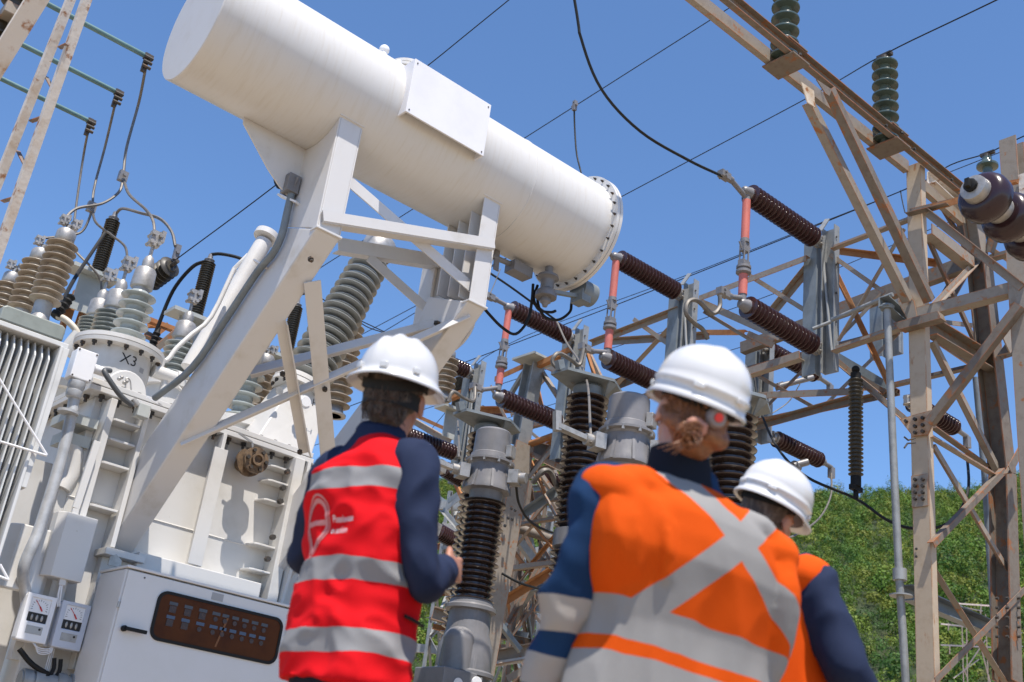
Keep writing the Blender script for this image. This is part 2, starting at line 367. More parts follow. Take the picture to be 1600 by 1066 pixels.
# arched side cover on the turret
b = MB(); P = []
for i in range(15):
    a = math.pi * i / 14; P.append(A3(2.88 - .17 * math.cos(a), 8.275, 3.23 + .19 * math.sin(a)))
b.plate(P, (0, -.04, 0)); b.build('side_cover', WHITE, tr, bevel=.01)
def textverts(s, size):
    cu = bpy.data.curves.new('lettering', 'FONT'); cu.body = s; cu.size = size; cu.extrude = 0; cu.resolution_u = 4
    ob = bpy.data.objects.new('lettering', cu); me = bpy.data.meshes.new_from_object(ob)
    V = [tuple(v.co) for v in me.vertices]; F = [tuple(p.vertices) for p in me.polygons]
    bpy.data.objects.remove(ob); bpy.data.meshes.remove(me); bpy.data.curves.remove(cu); return V, F
V, F = textverts('X3', .115); b = MB(); vs = []
for x, y, z in V:
    a = math.radians(-100) + (x - .02) / .27; vs.append(tc + A3(.272 * math.cos(a), .272 * math.sin(a), 3.475 + y))
b.add(vs, F); b.build('lettering', INK, tr)
b = MB(); vs = []
for x, y in ((.16, .0), (.205, .0), (.205, .04), (.16, .04)):
    a = math.radians(-100) + x / .27; vs.append(tc + A3(.272 * math.cos(a), .272 * math.sin(a), 3.455 + y))
b.add(vs, [(0, 1, 2, 3)]); b.build('nameplate', TAGM, tr)
# little valve, lifting lug, pipe stub on the right of the turret
b = MB(); q = AY(255, 585, 8.4); b.cyl(q - EX * .09, q + EX * .12, .055, 18); b.cyl(q + EX * .10, q + EX * .14, .07, 18); b.cyl(q - EX * .04 - EZ * .0, q - EX * .04 + EZ * .12, .03, 12); b.cyl(q + EX * .03 - EZ * .14, q + EX * .03, .03, 10)
b.build('side_valve', WHITE, tr, smooth=40)
b = MB()
for i in range(4): b.ball(AY(186 + i * 4, 592 + i * 3 - (i % 2) * 5, 8.17), .016, 10, 6)
b.tube([AY(196, 607, 8.17), AY(197, 592, 8.17), AY(203, 594, 8.17), AY(205, 610, 8.17)], .006, 6, 3)
b.build('brass_fitting', ALU, tr, smooth=40)
# white pipes rising to the right of the turret
b = MB(); b.tube([AY(243, 568, 8.5), AY(262, 562, 8.5), AY(275, 545, 8.5), AY(300, 522, 8.5), AY(330, 495, 8.5), AY(366, 420, 8.5)], .02, 10, 3)
b.tube([AY(246, 572, 8.5), AY(285, 612, 8.5)], .014, 8); b.tube([AY(371, 428, 8.9), AY(366, 420, 8.9), AY(388, 398, 8.9)], .02, 8)
b.build('vent_pipe', WHITE, tr, smooth=50)
# pressure-relief pipe: white pipe with round flange beside the leg
b = MB(); b.cyl(AY(296, 576, 8.7), AY(413, 378, 8.7), .078, 24); q = AY(418, 368, 8.7); ax = _n(AY(413, 378, 8.7) - AY(296, 580, 8.7)); b.lathe(q - ax * .05, ax, [(0, .078), (.01, .118), (.065, .118), (.075, .075)], 24)
b.build('relief_pipe', WHITE, tr, smooth=40)
# sloped bushing turret H
b = MB(); c0, c1 = A3(4.36, 8.75, 3.222), A3(4.60, 8.75, 3.98)
b.plate([c0 + A3(-.30, -.36, 0), c0 + A3(.36, -.36, 0), c0 + A3(.36, .36, 0), c0 + A3(-.30, .36, 0)], (0, 0, .02))
r0 = [c0 + A3(-.26, -.32, .02), c0 + A3(.30, -.32, .02), c0 + A3(.30, .32, .02), c0 + A3(-.26, .32, .02)]
r1 = [c1 + A3(-.17, -.2, 0), c1 + A3(.2, -.2, -.07), c1 + A3(.2, .2, -.07), c1 + A3(-.17, .2, 0)]
b.add(r0 + r1, [(3, 2, 1, 0), (4, 5, 6, 7), (0, 1, 5, 4), (1, 2, 6, 5), (2, 3, 7, 6), (3, 0, 4, 7)])
b.build('sloped_turret', WHITE, tr, bevel=.012)
axh = _n(A3(.30, -.02, 1)); b = MB(); b.lathe(c1 - axh * .05, axh, [(0, .27), (.04, .27), (.045, .25), (.05, .27), (.09, .27)], 36); b.build('turret_flange', WHITE, tr, smooth=40)
b = MB()
for i in range(14):
    a = i * 2 * math.pi / 14; s1 = _n(np.cross(axh, EY)); b.hexb(c1 - axh * .052 + .245 * (math.cos(a) * s1 + math.sin(a) * EY), -axh, .016, .02, .015)
b.build('flange_bolt', BOLT, tr)
b = MB(); b.lathe(AY(436, 611, 8.42), -EY, [(0, .035), (.012, .035), (.012, .022)], 20); b.build('level_port', ALU, tr, smooth=40)
b = MB(); b.lathe(AY(475, 629, 8.40), -EY, [(0, .06), (.02, .06), (.02, .045), (.04, .045)], 20); b.build('level_port', PALE, tr, smooth=40)
V, F = textverts('H', .10); b = MB(); q = AY(486, 634, 8.40); b.add([q + A3(x, -.004 + .0 * y, y) for x, y, z in V], F); b.build('lettering', INK, tr)

# ------------------------------------------------------------------ valve with shadow on the wall
vv = thing('oil_valve', 'rusty brown flanged oil valve with lever sticking out of the white wall', 'valve', AY(395, 724, 8.1))
p = AY(391, 722, 8.03)
b = MB(); b.cyl(p + EY * .16, p - EY * .04, .055, 20); b.lathe(p + EY * .03, -EY, [(0, .115), (.03, .115), (.032, .06), (.10, .06)], 28); b.build('valve_body', BRASSY, vv, smooth=40)
b = MB(); b.lathe(p - EY * .075, -EY, [(0, .05), (.002, .105), (.03, .105), (.032, .05), (.06, .05), (.06, .035), (.04, .03)], 28); b.build('flange', BRASSY, vv, smooth=40)
b = MB()
for i in range(6): a = i * math.pi / 3; b.hexb(p - EY * .105 + A3(.08 * math.cos(a), 0, .08 * math.sin(a)), -EY, .016, .02)
b.build('flange_bolt', BOLT, vv)
b = MB(); h0 = p - EY * .02 + EZ * .06; b.beam(h0, h0 + A3(-.03, 0, .09), .018, .008, EY); b.beam(h0 + A3(-.03, 0, .09), h0 + A3(-.16, .0, .13), .016, .008, EY); b.build('lever', ALU, vv)

# ------------------------------------------------------------------ radiator with fins
rd = thing('cooling_radiator', 'white finned cooling radiator at the left edge of the transformer', 'radiator', (2.0, 8.2, 1.0))
n = 0
for i in range(23):
    x = 1.05 + i * .0475
    b = MB(); b.plate([(x, 7.62, 3.08), (x, 7.62, 1.0), (x, 8.10, 1.0), (x, 8.10, 3.195), (x, 7.71, 3.195)], (.010, 0, 0)); 
    b.build('fin', FINM, rd, bevel=0)
b = MB(); b.abox(1.0, 2.20, 7.62, 7.645, 3.198, 3.232); b.abox(1.0, 2.19, 7.646, 8.12, 3.205, 3.23); b.build('top_header', FINM, rd, bevel=.004)
b = MB(); b.plate([(2.145, 7.60, 3.197), (2.145, 7.60, 1.0), (2.145, 8.10, 1.0), (2.145, 8.10, 3.197)], (.02, 0, 0)); b.plate([(2.166, 7.61, 3.197), (2.166, 7.61, 2.2), (2.20, 7.61, 2.2), (2.21, 7.61, 3.197)], (0, .3, 0)); b.build('end_fin', FINM, rd, bevel=.004)
b = MB()
for p0, p1 in (((0, 594), (73, 711)), ((0, 690), (73, 712)), ((0, 882), (13, 906)), ((-20, 894), (13, 906)), ((-60, 498), (0, 594))): b.cyl(AY(*p0, 7.57), AY(*p1, 7.57), .0085, 8)
b.build('brace_rod', PALE, rd, smooth=40)

# ------------------------------------------------------------------ tan bushings on a platform behind the radiator
b = MB(); q = A3(1.95, 8.95, 3.55)
zp = AY(60, 494, 8.74)[2]; xp0, xp1 = AY(8, 490, 8.74)[0], AY(97, 515, 8.74)[0]; b.plate([(xp0, 8.74, zp), (xp0 - .03, 8.74, zp - .02), (xp0 - .03, 8.74, zp - .13), (xp1 + .03, 8.74, zp - .13), (xp1 + .03, 8.74, zp - .02), (xp1, 8.74, zp)], (0, 2.7, 0)); 
one(b, 'bushing_platform', PLATG, 'grey green steel platform under the row of tan bushings', 'platform', bevel=.012)
def tan_bushing(base, h, rs, n, label, grp, nk=.09):
    base = np.array(base); t = thing('tan_bushing', label, 'bushing', base, grp)
    b = MB(); b.lathe(base, EZ, [(0, rs * .84), (.02, rs * .84), (.022, rs * .66), (.10, rs * .58), (.11, rs * .52)], 30); b.build('base_flange', ALU, t, smooth=40)
    insulator('porcelain', base + EZ * (nk - .01), base + EZ * h, rs * .52, rs, n, PORCT, t); MB().cyl(base, base + EZ * nk, rs * .56, 20).build('neck', ALU, t, smooth=40)
    b = MB(); b.lathe(base + EZ * h, EZ, [(0, rs * .55), (.02, rs * .62), (.09, rs * .60), (.11, rs * .5), (.115, .02), (.17, .02)], 24); b.build('top_cap', ALU, t, smooth=40)
    b = MB()
    for dx in (-.05, .05): clampset(b, base + EZ * (h + .18) + EX * dx, 1.1)
    b.build('terminal_clamp', ALU, t); return t
G1 = 'tan bushings in a row'
TB = []
for (bx, tx, Y, rs, n, lab) in (((71, 468), (97, 378), 9.0, .128, 9, 'dusty tan bushing nearest the grey turrets, tallest looking of the row'), ((38, 475), (52, 405), 10.0, .135, 8, 'dusty tan bushing in the middle of the row of tan ones'), ((4, 478), (14, 443), 11.0, .135, 8, 'dusty tan bushing cut by the left edge of the photo')):
    p0 = AY(*bx, Y); p1 = AY(*tx, Y); p0 = A3(p0[0], p0[1], zp); TB.append((p0, p1[2] - p0[2])); tan_bushing(p0, p1[2] - p0[2], rs, n, lab, G1, max(.09, p1[2] - p0[2] - (.56 if Y < 9.5 else .50)))

# ------------------------------------------------------------------ grey bushings on the X turrets
G2 = 'grey low voltage bushings'
def grey_bushing(base, h, rs, n, label):
    base = np.array(base); t = thing('grey_bushing', label, 'bushing', base, G2)
    insulator('porcelain', base, base + EZ * h, rs * .56, rs, n, PORCG, t, None, 36)
    b = MB(); b.lathe(base + EZ * h, EZ, [(0, rs * .5), (.03, rs * .5), (.04, rs * .64), (.06, rs * .66), (.19, rs * .62), (.21, rs * .54), (.22, rs * .32), (.28, rs * .34), (.32, rs * .24), (.34, .015), (.44, .015)], 28); b.build('top_cap', ALU, t, smooth=40)
    b = MB(); clampset(b, base + EZ * (h + .48), 1.7); b.build('terminal_clamp', ALU, t); return t
gb0 = tc + EZ * 3.55
GB = []
for (bx, tx, Y, lab) in (((198, 531), (213, 455), 8.52, 'grey ribbed bushing on the turret marked with black letters'), ((166, 530), (181, 491), 9.55, 'grey ribbed bushing half hidden behind the lettered turret'), ((140, 532), (147, 500), 10.6, 'grey ribbed bushing farthest back behind the lettered turret'), ((270, 590), (286, 537), 9.9, 'grey ribbed bushing standing between the turret and the slanted leg')):
    p0 = AY(*bx, Y); p1 = AY(*tx, Y); h = p1[2] - p0[2]
    grey_bushing(p0, h, .140 if Y < 9 else .155, 5 if Y < 9 else 6, lab); GB.append(p0 + EZ * (h + .45))
for Y, x in ((9.55, 2.88), (10.55, 2.90)):
    b = MB(); b.lathe((x, Y, 3.222), EZ, [(0, .25), (.25, .25), (.252, .315), (.32, .315), (.321, .2)], 36); b.build('turret', WHITE, tr, smooth=40)
b = MB(); b.lathe(AY(272, 600, 9.9) - EZ * .6, EZ, [(0, .25), (.5, .25), (.502, .3), (.57, .3)], 36); b.build('turret', WHITE, tr, smooth=40)

# big sloped high-voltage bushing
hv = thing('high_voltage_bushing', 'tall leaning grey bushing with many thin sheds seen through the support frame', 'bushing', c1)
insulator('porcelain', c1 + axh * .10, c1 + axh * 1.62, .095, .240, 32, PORCH, hv, .195, 40, .22, .22)
b = MB(); b.lathe(c1 + axh * 1.62, axh, [(0, .13), (.02, .13), (.04, .16), (.06, .165), (.20, .165), (.22, .15), (.23, .06), (.30, .05), (.34, .03), (.50, .025)], 32); b.build('top_cap', ALU, hv, smooth=40)
b = MB(); clampset(b, c1 + axh * 2.0, 1.5); b.build('terminal_clamp', BOLT, hv)
# more tan bushings seen through the frame
for (bx, tx, Y, rs, n, lab) in (((392, 668), (414, 572), 9.9, .14, 7, 'dusty tan bushing between the white turrets below the support frame'), ((520, 650), (543, 505), 10.2, .165, 11, 'dusty tan bushing rising right of the leaning grey bushing'), ((690, 625), (700, 560), 11.6, .16, 6, 'dusty tan bushing just right of the first hard hat')):
    p0 = AY(*bx, Y); p1 = AY(*tx, Y); tan_bushing(p0, p1[2] - p0[2], rs, n, lab, 'tan bushings behind the frame')
p0 = AY(372, 660, 9.1); p1 = AY(380, 610, 9.1)
grey_bushing(p0, p1[2] - p0[2] + .2, .15, 5, 'grey bushing under the leg just left of the sloped turret')
b = MB(); b.lathe(p0 - EZ * .30, EZ, [(0, .22), (.22, .22), (.222, .28), (.29, .28)], 36); b.build('turret', WHITE, tr, smooth=40)
# ------------------------------------------------------------------ conservator tank (long horizontal cylinder)
YC, ZC, RC = 6.33, 5.23, .455
cs = thing('conservator_tank', 'large white cylindrical oil conservator tank lying across the top of the support frame', 'tank', (3.8, YC, ZC))
b = MB(); b.lathe((2.0, YC, ZC), EX, [(0, .02), (0, RC - .006), (.006, RC), (1.2, RC), (2.7, RC), (2.702, RC + .004), (2.712, RC + .004), (2.714, RC), (3.56, RC)], 128); b.build('shell', TANKM, cs, smooth=40)
b = MB(); b.lathe((5.54, YC, ZC), EX, [(0, RC), (.0, RC + .064), (.028, RC + .064)], 96); b.lathe((5.574, YC, ZC), EX, [(0, .1), (0, RC + .064), (.03, RC + .064), (.031, .02), (.04, .01)], 96); b.build('end_flange', TANKM, cs, smooth=40)
b = MB()
for i in range(28):
    a = 2 * math.pi * i / 28; b.hexb((5.54, YC + (RC + .037) * math.cos(a), ZC + (RC + .037) * math.sin(a)), -EX, .0105, .014, .014)
b.build('flange_bolt', BOLT, cs)
b = MB()
pl = [AY(643, 103, 5.83), AY(766, 160, 5.83), AY(755, 240, 5.83), AY(634, 178, 5.83)]
b.abox(3.415, 4.135, 5.815, 5.83, 5.045, 5.50); b.abox(3.415, 3.43, 5.8301, 6.0, 5.045, 5.50); b.abox(4.12, 4.135, 5.8301, 5.95, 5.045, 5.50)
sp = b.build('blank_sign_plate', mat('sign_back_paint', (.74, .74, .76), (.68, .68, .70), 3, .4, .8, rough=.4), cs, bevel=.002)
b = MB()
for x, z in ((3.44, 5.47), (4.11, 5.47), (3.44, 5.07), (4.11, 5.07)): b.hexb((x, 5.815, z), -EY, .006, .004)
b.build('screw', BOLT, sp)
b = MB(); hq = A3(3.68, YC, ZC); b.lathe(hq + EZ * (RC - .05), EZ, [(0, .13), (.10, .13), (.101, .175), (.125, .175), (.127, .16), (.131, .175), (.155, .175), (.156, .02)], 36); b.build('hatch', TANKM, cs, smooth=40)
b = MB()
for i in range(12): a = i * math.pi / 6; b.hexb(hq + A3(.155 * math.cos(a), .155 * math.sin(a), RC + .048), -EZ, .013, .016)
b.build('hatch_bolt', BOLT, cs)
b = MB(); q = A3(3.38, YC - .1, ZC + RC - .03); b.cyl(q, q + EZ * .1, .03, 12); b.ball(q + EZ * .11, .04); b.cyl(q + EX * .08, q + EX * .08 + EZ * .07, .02, 10); b.cyl(q + EX * .14, q + EX * .14 + EZ * .09, .028, 10); b.build('vent_fitting', PALE, cs, smooth=40)
# drain valve and level gauge under the right end
dv = A3(5.30, 6.30, 4.78)
b = MB(); b.lathe(dv + EZ * .02, -EZ, [(0, .035), (.10, .035), (.102, .085), (.125, .09), (.14, .06), (.15, .055), (.22, .055), (.24, .075), (.26, .088), (.30, .088), (.302, .04), (.34, .045), (.35, .03), (.38, .018)], 28); b.build('drain_valve', CASTG, cs, smooth=40)
b = MB(); q = A3(5.635, 6.30, 4.78); b.cyl(q - EZ * .06 + EX * .0, q - EZ * .06 + EX * .16, .10, 24); b.abox(5.62, 5.72, 6.22, 6.36, 4.60, 4.70); b.beam(A3(5.36, 6.3, 4.58), A3(5.66, 6.3, 4.66), .04, .03); b.build('level_gauge', DGALV, cs, smooth=40)
b = MB(); q0 = A3(4.62, 6.45, 4.70); q1 = A3(5.02, 6.45, 4.73); b.cyl(q0, q1, .022, 12); b.abox(5.0, 5.2, 6.38, 6.5, 4.66, 4.75); b.beam(A3(4.86, 6.43, 4.60), A3(4.86, 6.45, 4.80), .05, .012); b.build('junction_box', CASTG, cs, smooth=40)
b = MB()
def dzp(px, py, y=6.42): return AY(px, py, y)
b.tube([dzp(833, 444), dzp(831, 470), dzp(825, 500), dzp(806, 522), dzp(785, 512), dzp(765, 492), dzp(750, 474)], .012, 8, 5)
b.tube([dzp(840, 446), dzp(834, 466), dzp(842, 484), dzp(860, 488), dzp(868, 486)], .012, 8, 5)
b.tube([dzp(847, 448), dzp(840, 470), dzp(850, 494), dzp(872, 500), dzp(890, 488), dzp(893, 474)], .012, 8, 5)
b.build('flexible_hose', BLACK, cs, smooth=60)

# ------------------------------------------------------------------ support frame
fr = thing('support_frame', 'white steel cantilever support frame with two slanted legs and cross braces under the tank', 'frame', (3.7, 7.1, 2.0))
LS = A3(0, 8.2 - 6.03, 2.06 - 4.0); LSn = _n(LS)                       # direction of the slanted legs (towards the wall)
NIN = _n(A3(0, LS[2], -LS[1]))                                           # outward (down, front) normal of slanted face
def leg(x0, x1, side_open=False):
    Z = [4.90, 4.0]; t = .012; dpt = .34
    b = MB()
    # upright: C-shaped box, open at the back, saddle top follows the shell
    sad = lambda y: ZC - math.sqrt(max(RC ** 2 - (y - YC) ** 2, 0)) - .001
    ys = np.linspace(6.03, 6.55, 9)
    side = [(y, sad(y)) for y in ys] + [(6.55, 4.19), (6.03, 4.0)]
    for x in ((x1 - t,) if side_open else (x0, x1 - t)): b.plate([(x, y, z) for y, z in side][::-1], (t, 0, 0))
    b.plate([(x0 + t, 6.03, 4.0), (x1 - t, 6.03, 4.0), (x1 - t, 6.03, sad(6.03)), (x0 + t, 6.03, sad(6.03))], (0, t, 0))
    b.plate([(x0 - .01, 6.015, sad(6.02) - .004), (x1 + .01, 6.015, sad(6.02) - .004), (x1 + .01, 6.015, sad(6.02) + .008), (x0 - .01, 6.015, sad(6.02) + .008)], (0, .06, 0))
    b.build('upright', FRAMEM, fr, bevel=.01)
    if side_open:
        for y in (6.16, 6.30, 6.44): MB().abox(x0 + .006, x1 - t - .001, y, y + .010, 4.03 + (y - 6.03) * .35, sad(y) - .001).build('stiffener', FRAMEM, fr)
    b = MB(); p0 = A3((x0 + x1) / 2, 6.03, 4.0); p1 = A3((x0 + x1) / 2, 8.2, 2.06); wd = x1 - x0; h = .24
    up = -NIN if NIN[2] < 0 else NIN
    # box beam whose lower face runs from (6.03,4.0) to (8.2,2.06)
    vs = []
    for (y, z) in ((6.03, 4.0), (8.2, 2.06)):
        pass
    s0, s1 = (6.03, 4.0), (8.2, 2.06)
    T = [(6.55, 4.188), (6.68, 3.92), (7.5, 3.25), (8.2, 2.68)]
    prof = [s0] + T + [s1]
    b.plate([(x0, y, z) for y, z in prof][::-1], (wd, 0, 0))
    b.build('slanted_leg', FRAMEM, fr, bevel=.012)
leg(3.04, 3.23); leg(4.345, 4.515, True)
# knee cap plates
for x0, x1 in ((3.035, 3.235), (4.34, 4.52)):
    b = MB(); b.abox(x0, x1, 6.012, 6.10, 4.0, 4.016); b.build('knee_plate', FRAMEM, fr, bevel=.003)
b = MB(); b.plate([AY(677, 500, 6.6), AY(735, 458, 6.2), AY(752, 470, 6.06), AY(690, 520, 6.45)], (0, 0, -.016)); b.build('knee_shelf', FRAMEM, fr)
b = MB(); 
for q in ((683, 503), (703, 491)): b.hexb(AY(*q, 6.35), -EZ, .026, .02, .03)
b.hexb(AY(485, 404, 6.02), NIN if NIN[1] < 0 else -NIN, .02, .02, .02)
b.build('bolt_nut', BOLT, fr)
# gussets reaching out under the tank in the plane of its axis
b = MB(); zb = ZC - RC
b.plate([(3.04, 6.45, zb + .016), (2.54, 6.45, zb + .016), (2.55, 6.45, zb - .03), (2.80, 6.45, zb - .27), (2.92, 6.45, zb - .36), (3.04, 6.45, zb - .42)], (0, .014, 0)); b.build('gusset', FRAMEM, fr)
b = MB(); b.plate([(4.515, 6.45, zb + .016), (4.515, 6.45, zb - .34), (4.80, 6.45, zb - .16), (4.86, 6.45, zb - .03), (4.86, 6.45, zb + .016)], (0, .014, 0)); b.build('gusset', FRAMEM, fr)
# front cross angle, diagonals
b = MB(); p0, p1 = AY(506, 345, 6.0), AY(774, 388, 5.99); b.prism(p0, p1, [(0, 0), (-.11, 0), (-.11, -.008), (-.008, -.008), (-.008, .075), (0, .075)][::-1], EZ); b.build('cross_angle', FRAMEM, fr)
b = MB(); b.beam(AY(537, 276, 6.11), AY(740, 452, 6.09), .010, .085, EZ); b.build('diagonal', FRAMEM, fr)
YB = 7.0
b = MB(); b.chan(AY(524, 384, YB), AY(706, 414, YB), .09, .11, .01, EZ, -1); b.build('rear_channel', FRAMEM, fr)
b = MB(); b.ell(AY(572, 404, YB), AY(664, 486, YB), .085, .009, EZ, -1, -1); b.build('diagonal', FRAMEM, fr)
for x, y in ((685, 7.0), (708, 6.85), (728, 6.7)):
    b = MB(); q = AY(x, 372, y); b.abox(q[0], q[0] + .012, y - .02, y + .16, 3.95, 4.80); b.build('rear_plate', FRAMEM, fr)
b = MB(); q = AY(662, 480, 7.05); b.abox(q[0], q[0] + .10, 7.05, 7.062, q[2], 4.85); b.build('rear_plate', FRAMEM, fr)
# bracing lying in the slanted plane
PS = A3(0, 6.03, 4.0); NS = A3(0, 1.94, 2.17)
def SL(px, py, off=0.0): return PL(px, py, PS + _n(NS) * off, NS)
up = _n(NS)
b = MB(); b.ell(SL(285, 697), SL(735, 497), .075, .009, up, -1, -1); b.build('brace_angle', FRAMEM, fr)
b = MB(); b.ell(SL(392, 588, .2), SL(726, 500, .2), .095, .009, up, -1, -1); b.build('brace_angle', FRAMEM, fr)
b = MB(); b.beam(SL(488, 440, -.02), SL(516, 748, -.02), .115, .010, up); b.build('flat_bar', FRAMEM, fr)
b = MB(); b.ell(SL(440, 505, -.03), SL(477, 712, -.03), .075, .009, up, -1, -1); b.build('brace_angle', FRAMEM, fr)
b = MB()
for q in ((441, 583), (468, 705), (507, 607), (498, 720)): b.hexb(SL(*q, -.045), -up, .02, .02, .015)
b.build('bolt_nut', BOLT, fr)
# wide shaded web between the second leg and the end plate
b = MB(); b.tube([AY(740, 492, 6.3), AY(738, 510, 6.3), AY(722, 535, 6.4), AY(690, 560, 6.6)], .016, 8, 3); b.build('pipe', FRAMEM, fr, smooth=50)

# cable conduit running down the first leg
cdt = thing('cable_conduit', 'dark grey cable conduit clamped to the left side of the first slanted leg', 'conduit', AX(300, 560, 3.0))
cp = [AX(457, 296, 3.0), AX(449, 330, 3.0), AX(440, 368, 3.0), AX(425, 398, 3.0), AX(402, 425, 3.0), AX(352, 500, 3.0), AX(300, 575, 3.0), AX(242, 622, 2.97)]
b = MB(); b.tube(cp, .026, 12, 4); b.build('pipe', DGALV, cdt, smooth=60)
b = MB(); b.beam(AX(440, 283, 2.99), AX(462, 287, 2.99), .01, .10, EZ); b.abox(*[v for t in zip(AX(455, 290, 2.99) - A3(.05, .05, .07), AX(455, 290, 2.99) + A3(.04, .05, .07)) for v in t]); b.build('pull_box', CASTG, cdt, bevel=.004)
b = MB(); b.beam(AX(437, 306, 2.97), AX(466, 318, 3.03), .05, .014, EZ); b.beam(AX(398, 408, 2.97), AX(416, 418, 3.03), .05, .014, EZ); b.beam(AX(232, 622, 2.97), AX(250, 632, 3.03), .05, .014, EZ); b.build('pipe_clip', PALE, cdt)
b = MB(); b.tube([AX(430, 246, 3.05), AX(429, 262, 3.05), AX(436, 276, 3.02), AX(446, 282, 3.0)], .018, 8, 4); b.tube([AX(440, 254, 3.05), AX(437, 264, 3.05), AX(430, 278, 3.02), AX(434, 292, 3.0), AX(446, 294, 3.0)], .012, 8, 4); b.build('flexible_hose', BLACK, cdt, smooth=60)

# junction boxes and hose under the X3 turret
jb = thing('junction_box', 'light grey square junction box on a vertical pipe beside the lettered turret', 'junction box', AY(130, 575, 8.0))
q = AY(129, 572, 7.98); b = MB(); b.abox(q[0] - .075, q[0] + .075, q[1] - .02, q[1] + .09, q[2] - .11, q[2] + .11); b.build('box_body', PALE, jb, bevel=.008)
b = MB(); b.abox(q[0] - .078, q[0] + .078, q[1] - .042, q[1] - .022, q[2] - .113, q[2] + .113); lid = b.build('box_lid', PALE, jb, bevel=.006)
b = MB()
for sx in (-1, 1):
    for sz in (-1, 1): b.hexb(q + A3(sx * .065, -.042, sz * .1), -EY, .007, .004)
b.build('lid_screw', BOLT, lid)
b = MB(); b.lathe(q + A3(0, .03, -.11), -EZ, [(0, .03), (.03, .035), (.06, .05), (.10, .052), (.12, .04)], 16); b.cyl(q + A3(.08, .03, .02), q + A3(.18, .03, .02), .035, 14); b.build('gland', PALE, jb, smooth=40)
b = MB(); b.tube([AY(148, 571, 8.0) + EX * .12, AY(163, 580, 7.95), AY(175, 600, 7.93), AY(190, 620, 7.93), AY(207, 634, 7.94)], .020, 10, 4); 
one(b, 'flexible_hose', mat('dark_hose', (.07, .075, .08), rough=.5), 'black flexible hose looping from the grey junction box to the small grey box', 'hose', smooth=60)
gp = thing('grey_junction_box', 'small grey junction box at the end of the black hose below the turret', 'junction box', AY(222, 640, 7.97))
q = AY(222, 643, 7.97); b = MB(); b.abox(q[0] - .045, q[0] + .045, q[1] - .04, q[1] + .05, q[2] - .05, q[2] + .05); b.build('box_body', GREYP, gp, bevel=.005)
b = MB(); b.lathe(q + A3(-.045, 0, .03), A3(-.8, 0, .6), [(0, .024), (.03, .026), (.06, .02)], 12); b.build('gland', ALU, gp, smooth=40)
# vertical steel pipe
b = MB(); b.tube([AY(122, 600, 7.98) + A3(0, .03, 0), AY(108, 665, 7.98), AY(90, 735, 7.97), AY(62, 825, 7.95), AY(52, 850, 7.94), AY(40, 878, 7.95), AY(36, 900, 7.98), AY(40, 930, 8.05), AY(46, 1000, 8.12)], .040, 16, 4)
one(b, 'steel_pipe', GALVL, 'thick galvanised pipe bending down the corner left of the first leg', 'pipe', smooth=60)
b = MB(); q = AY(107, 642, 7.96); b.lathe(q - EZ * .02, EZ, [(0, .075), (.02, .075)], 18); one(b, 'pipe_collar', GALVL, 'flat galvanised collar around the thick vertical pipe', 'collar', smooth=40)
b = MB(); q = AY(118, 607, 7.98); b.lathe(q - EZ * .07, EZ, [(0, .05), (.02, .058), (.05, .058), (.055, .05), (.08, .062), (.12, .06)], 16); one(b, 'pipe_coupling', GALVL, 'threaded coupling joining the thick pipe to the square junction box', 'coupling', smooth=40)
# white enclosure and trunking box
eb = thing('white_enclosure', 'plain white steel enclosure with chamfered edges under the transformer corner', 'enclosure', AY(100, 860, 7.95))
q0, q1 = AY(66, 900, 7.95), AY(134, 806, 7.95)
b = MB(); x0, x1 = AY(66, 900, 7.95)[0], AY(128, 905, 7.95)[0]; z0, z1 = AY(100, 905, 7.95)[2], AY(100, 798, 7.95)[2]
b.plate([(x0, 8.1, z0), (x0, 7.99, z0), (x0 + .05, 7.94, z0), (x1, 7.94, z0), (x1, 8.1, z0)], (0, 0, z1 - z0)); b.build('box_body', WHITE, eb, bevel=.006)

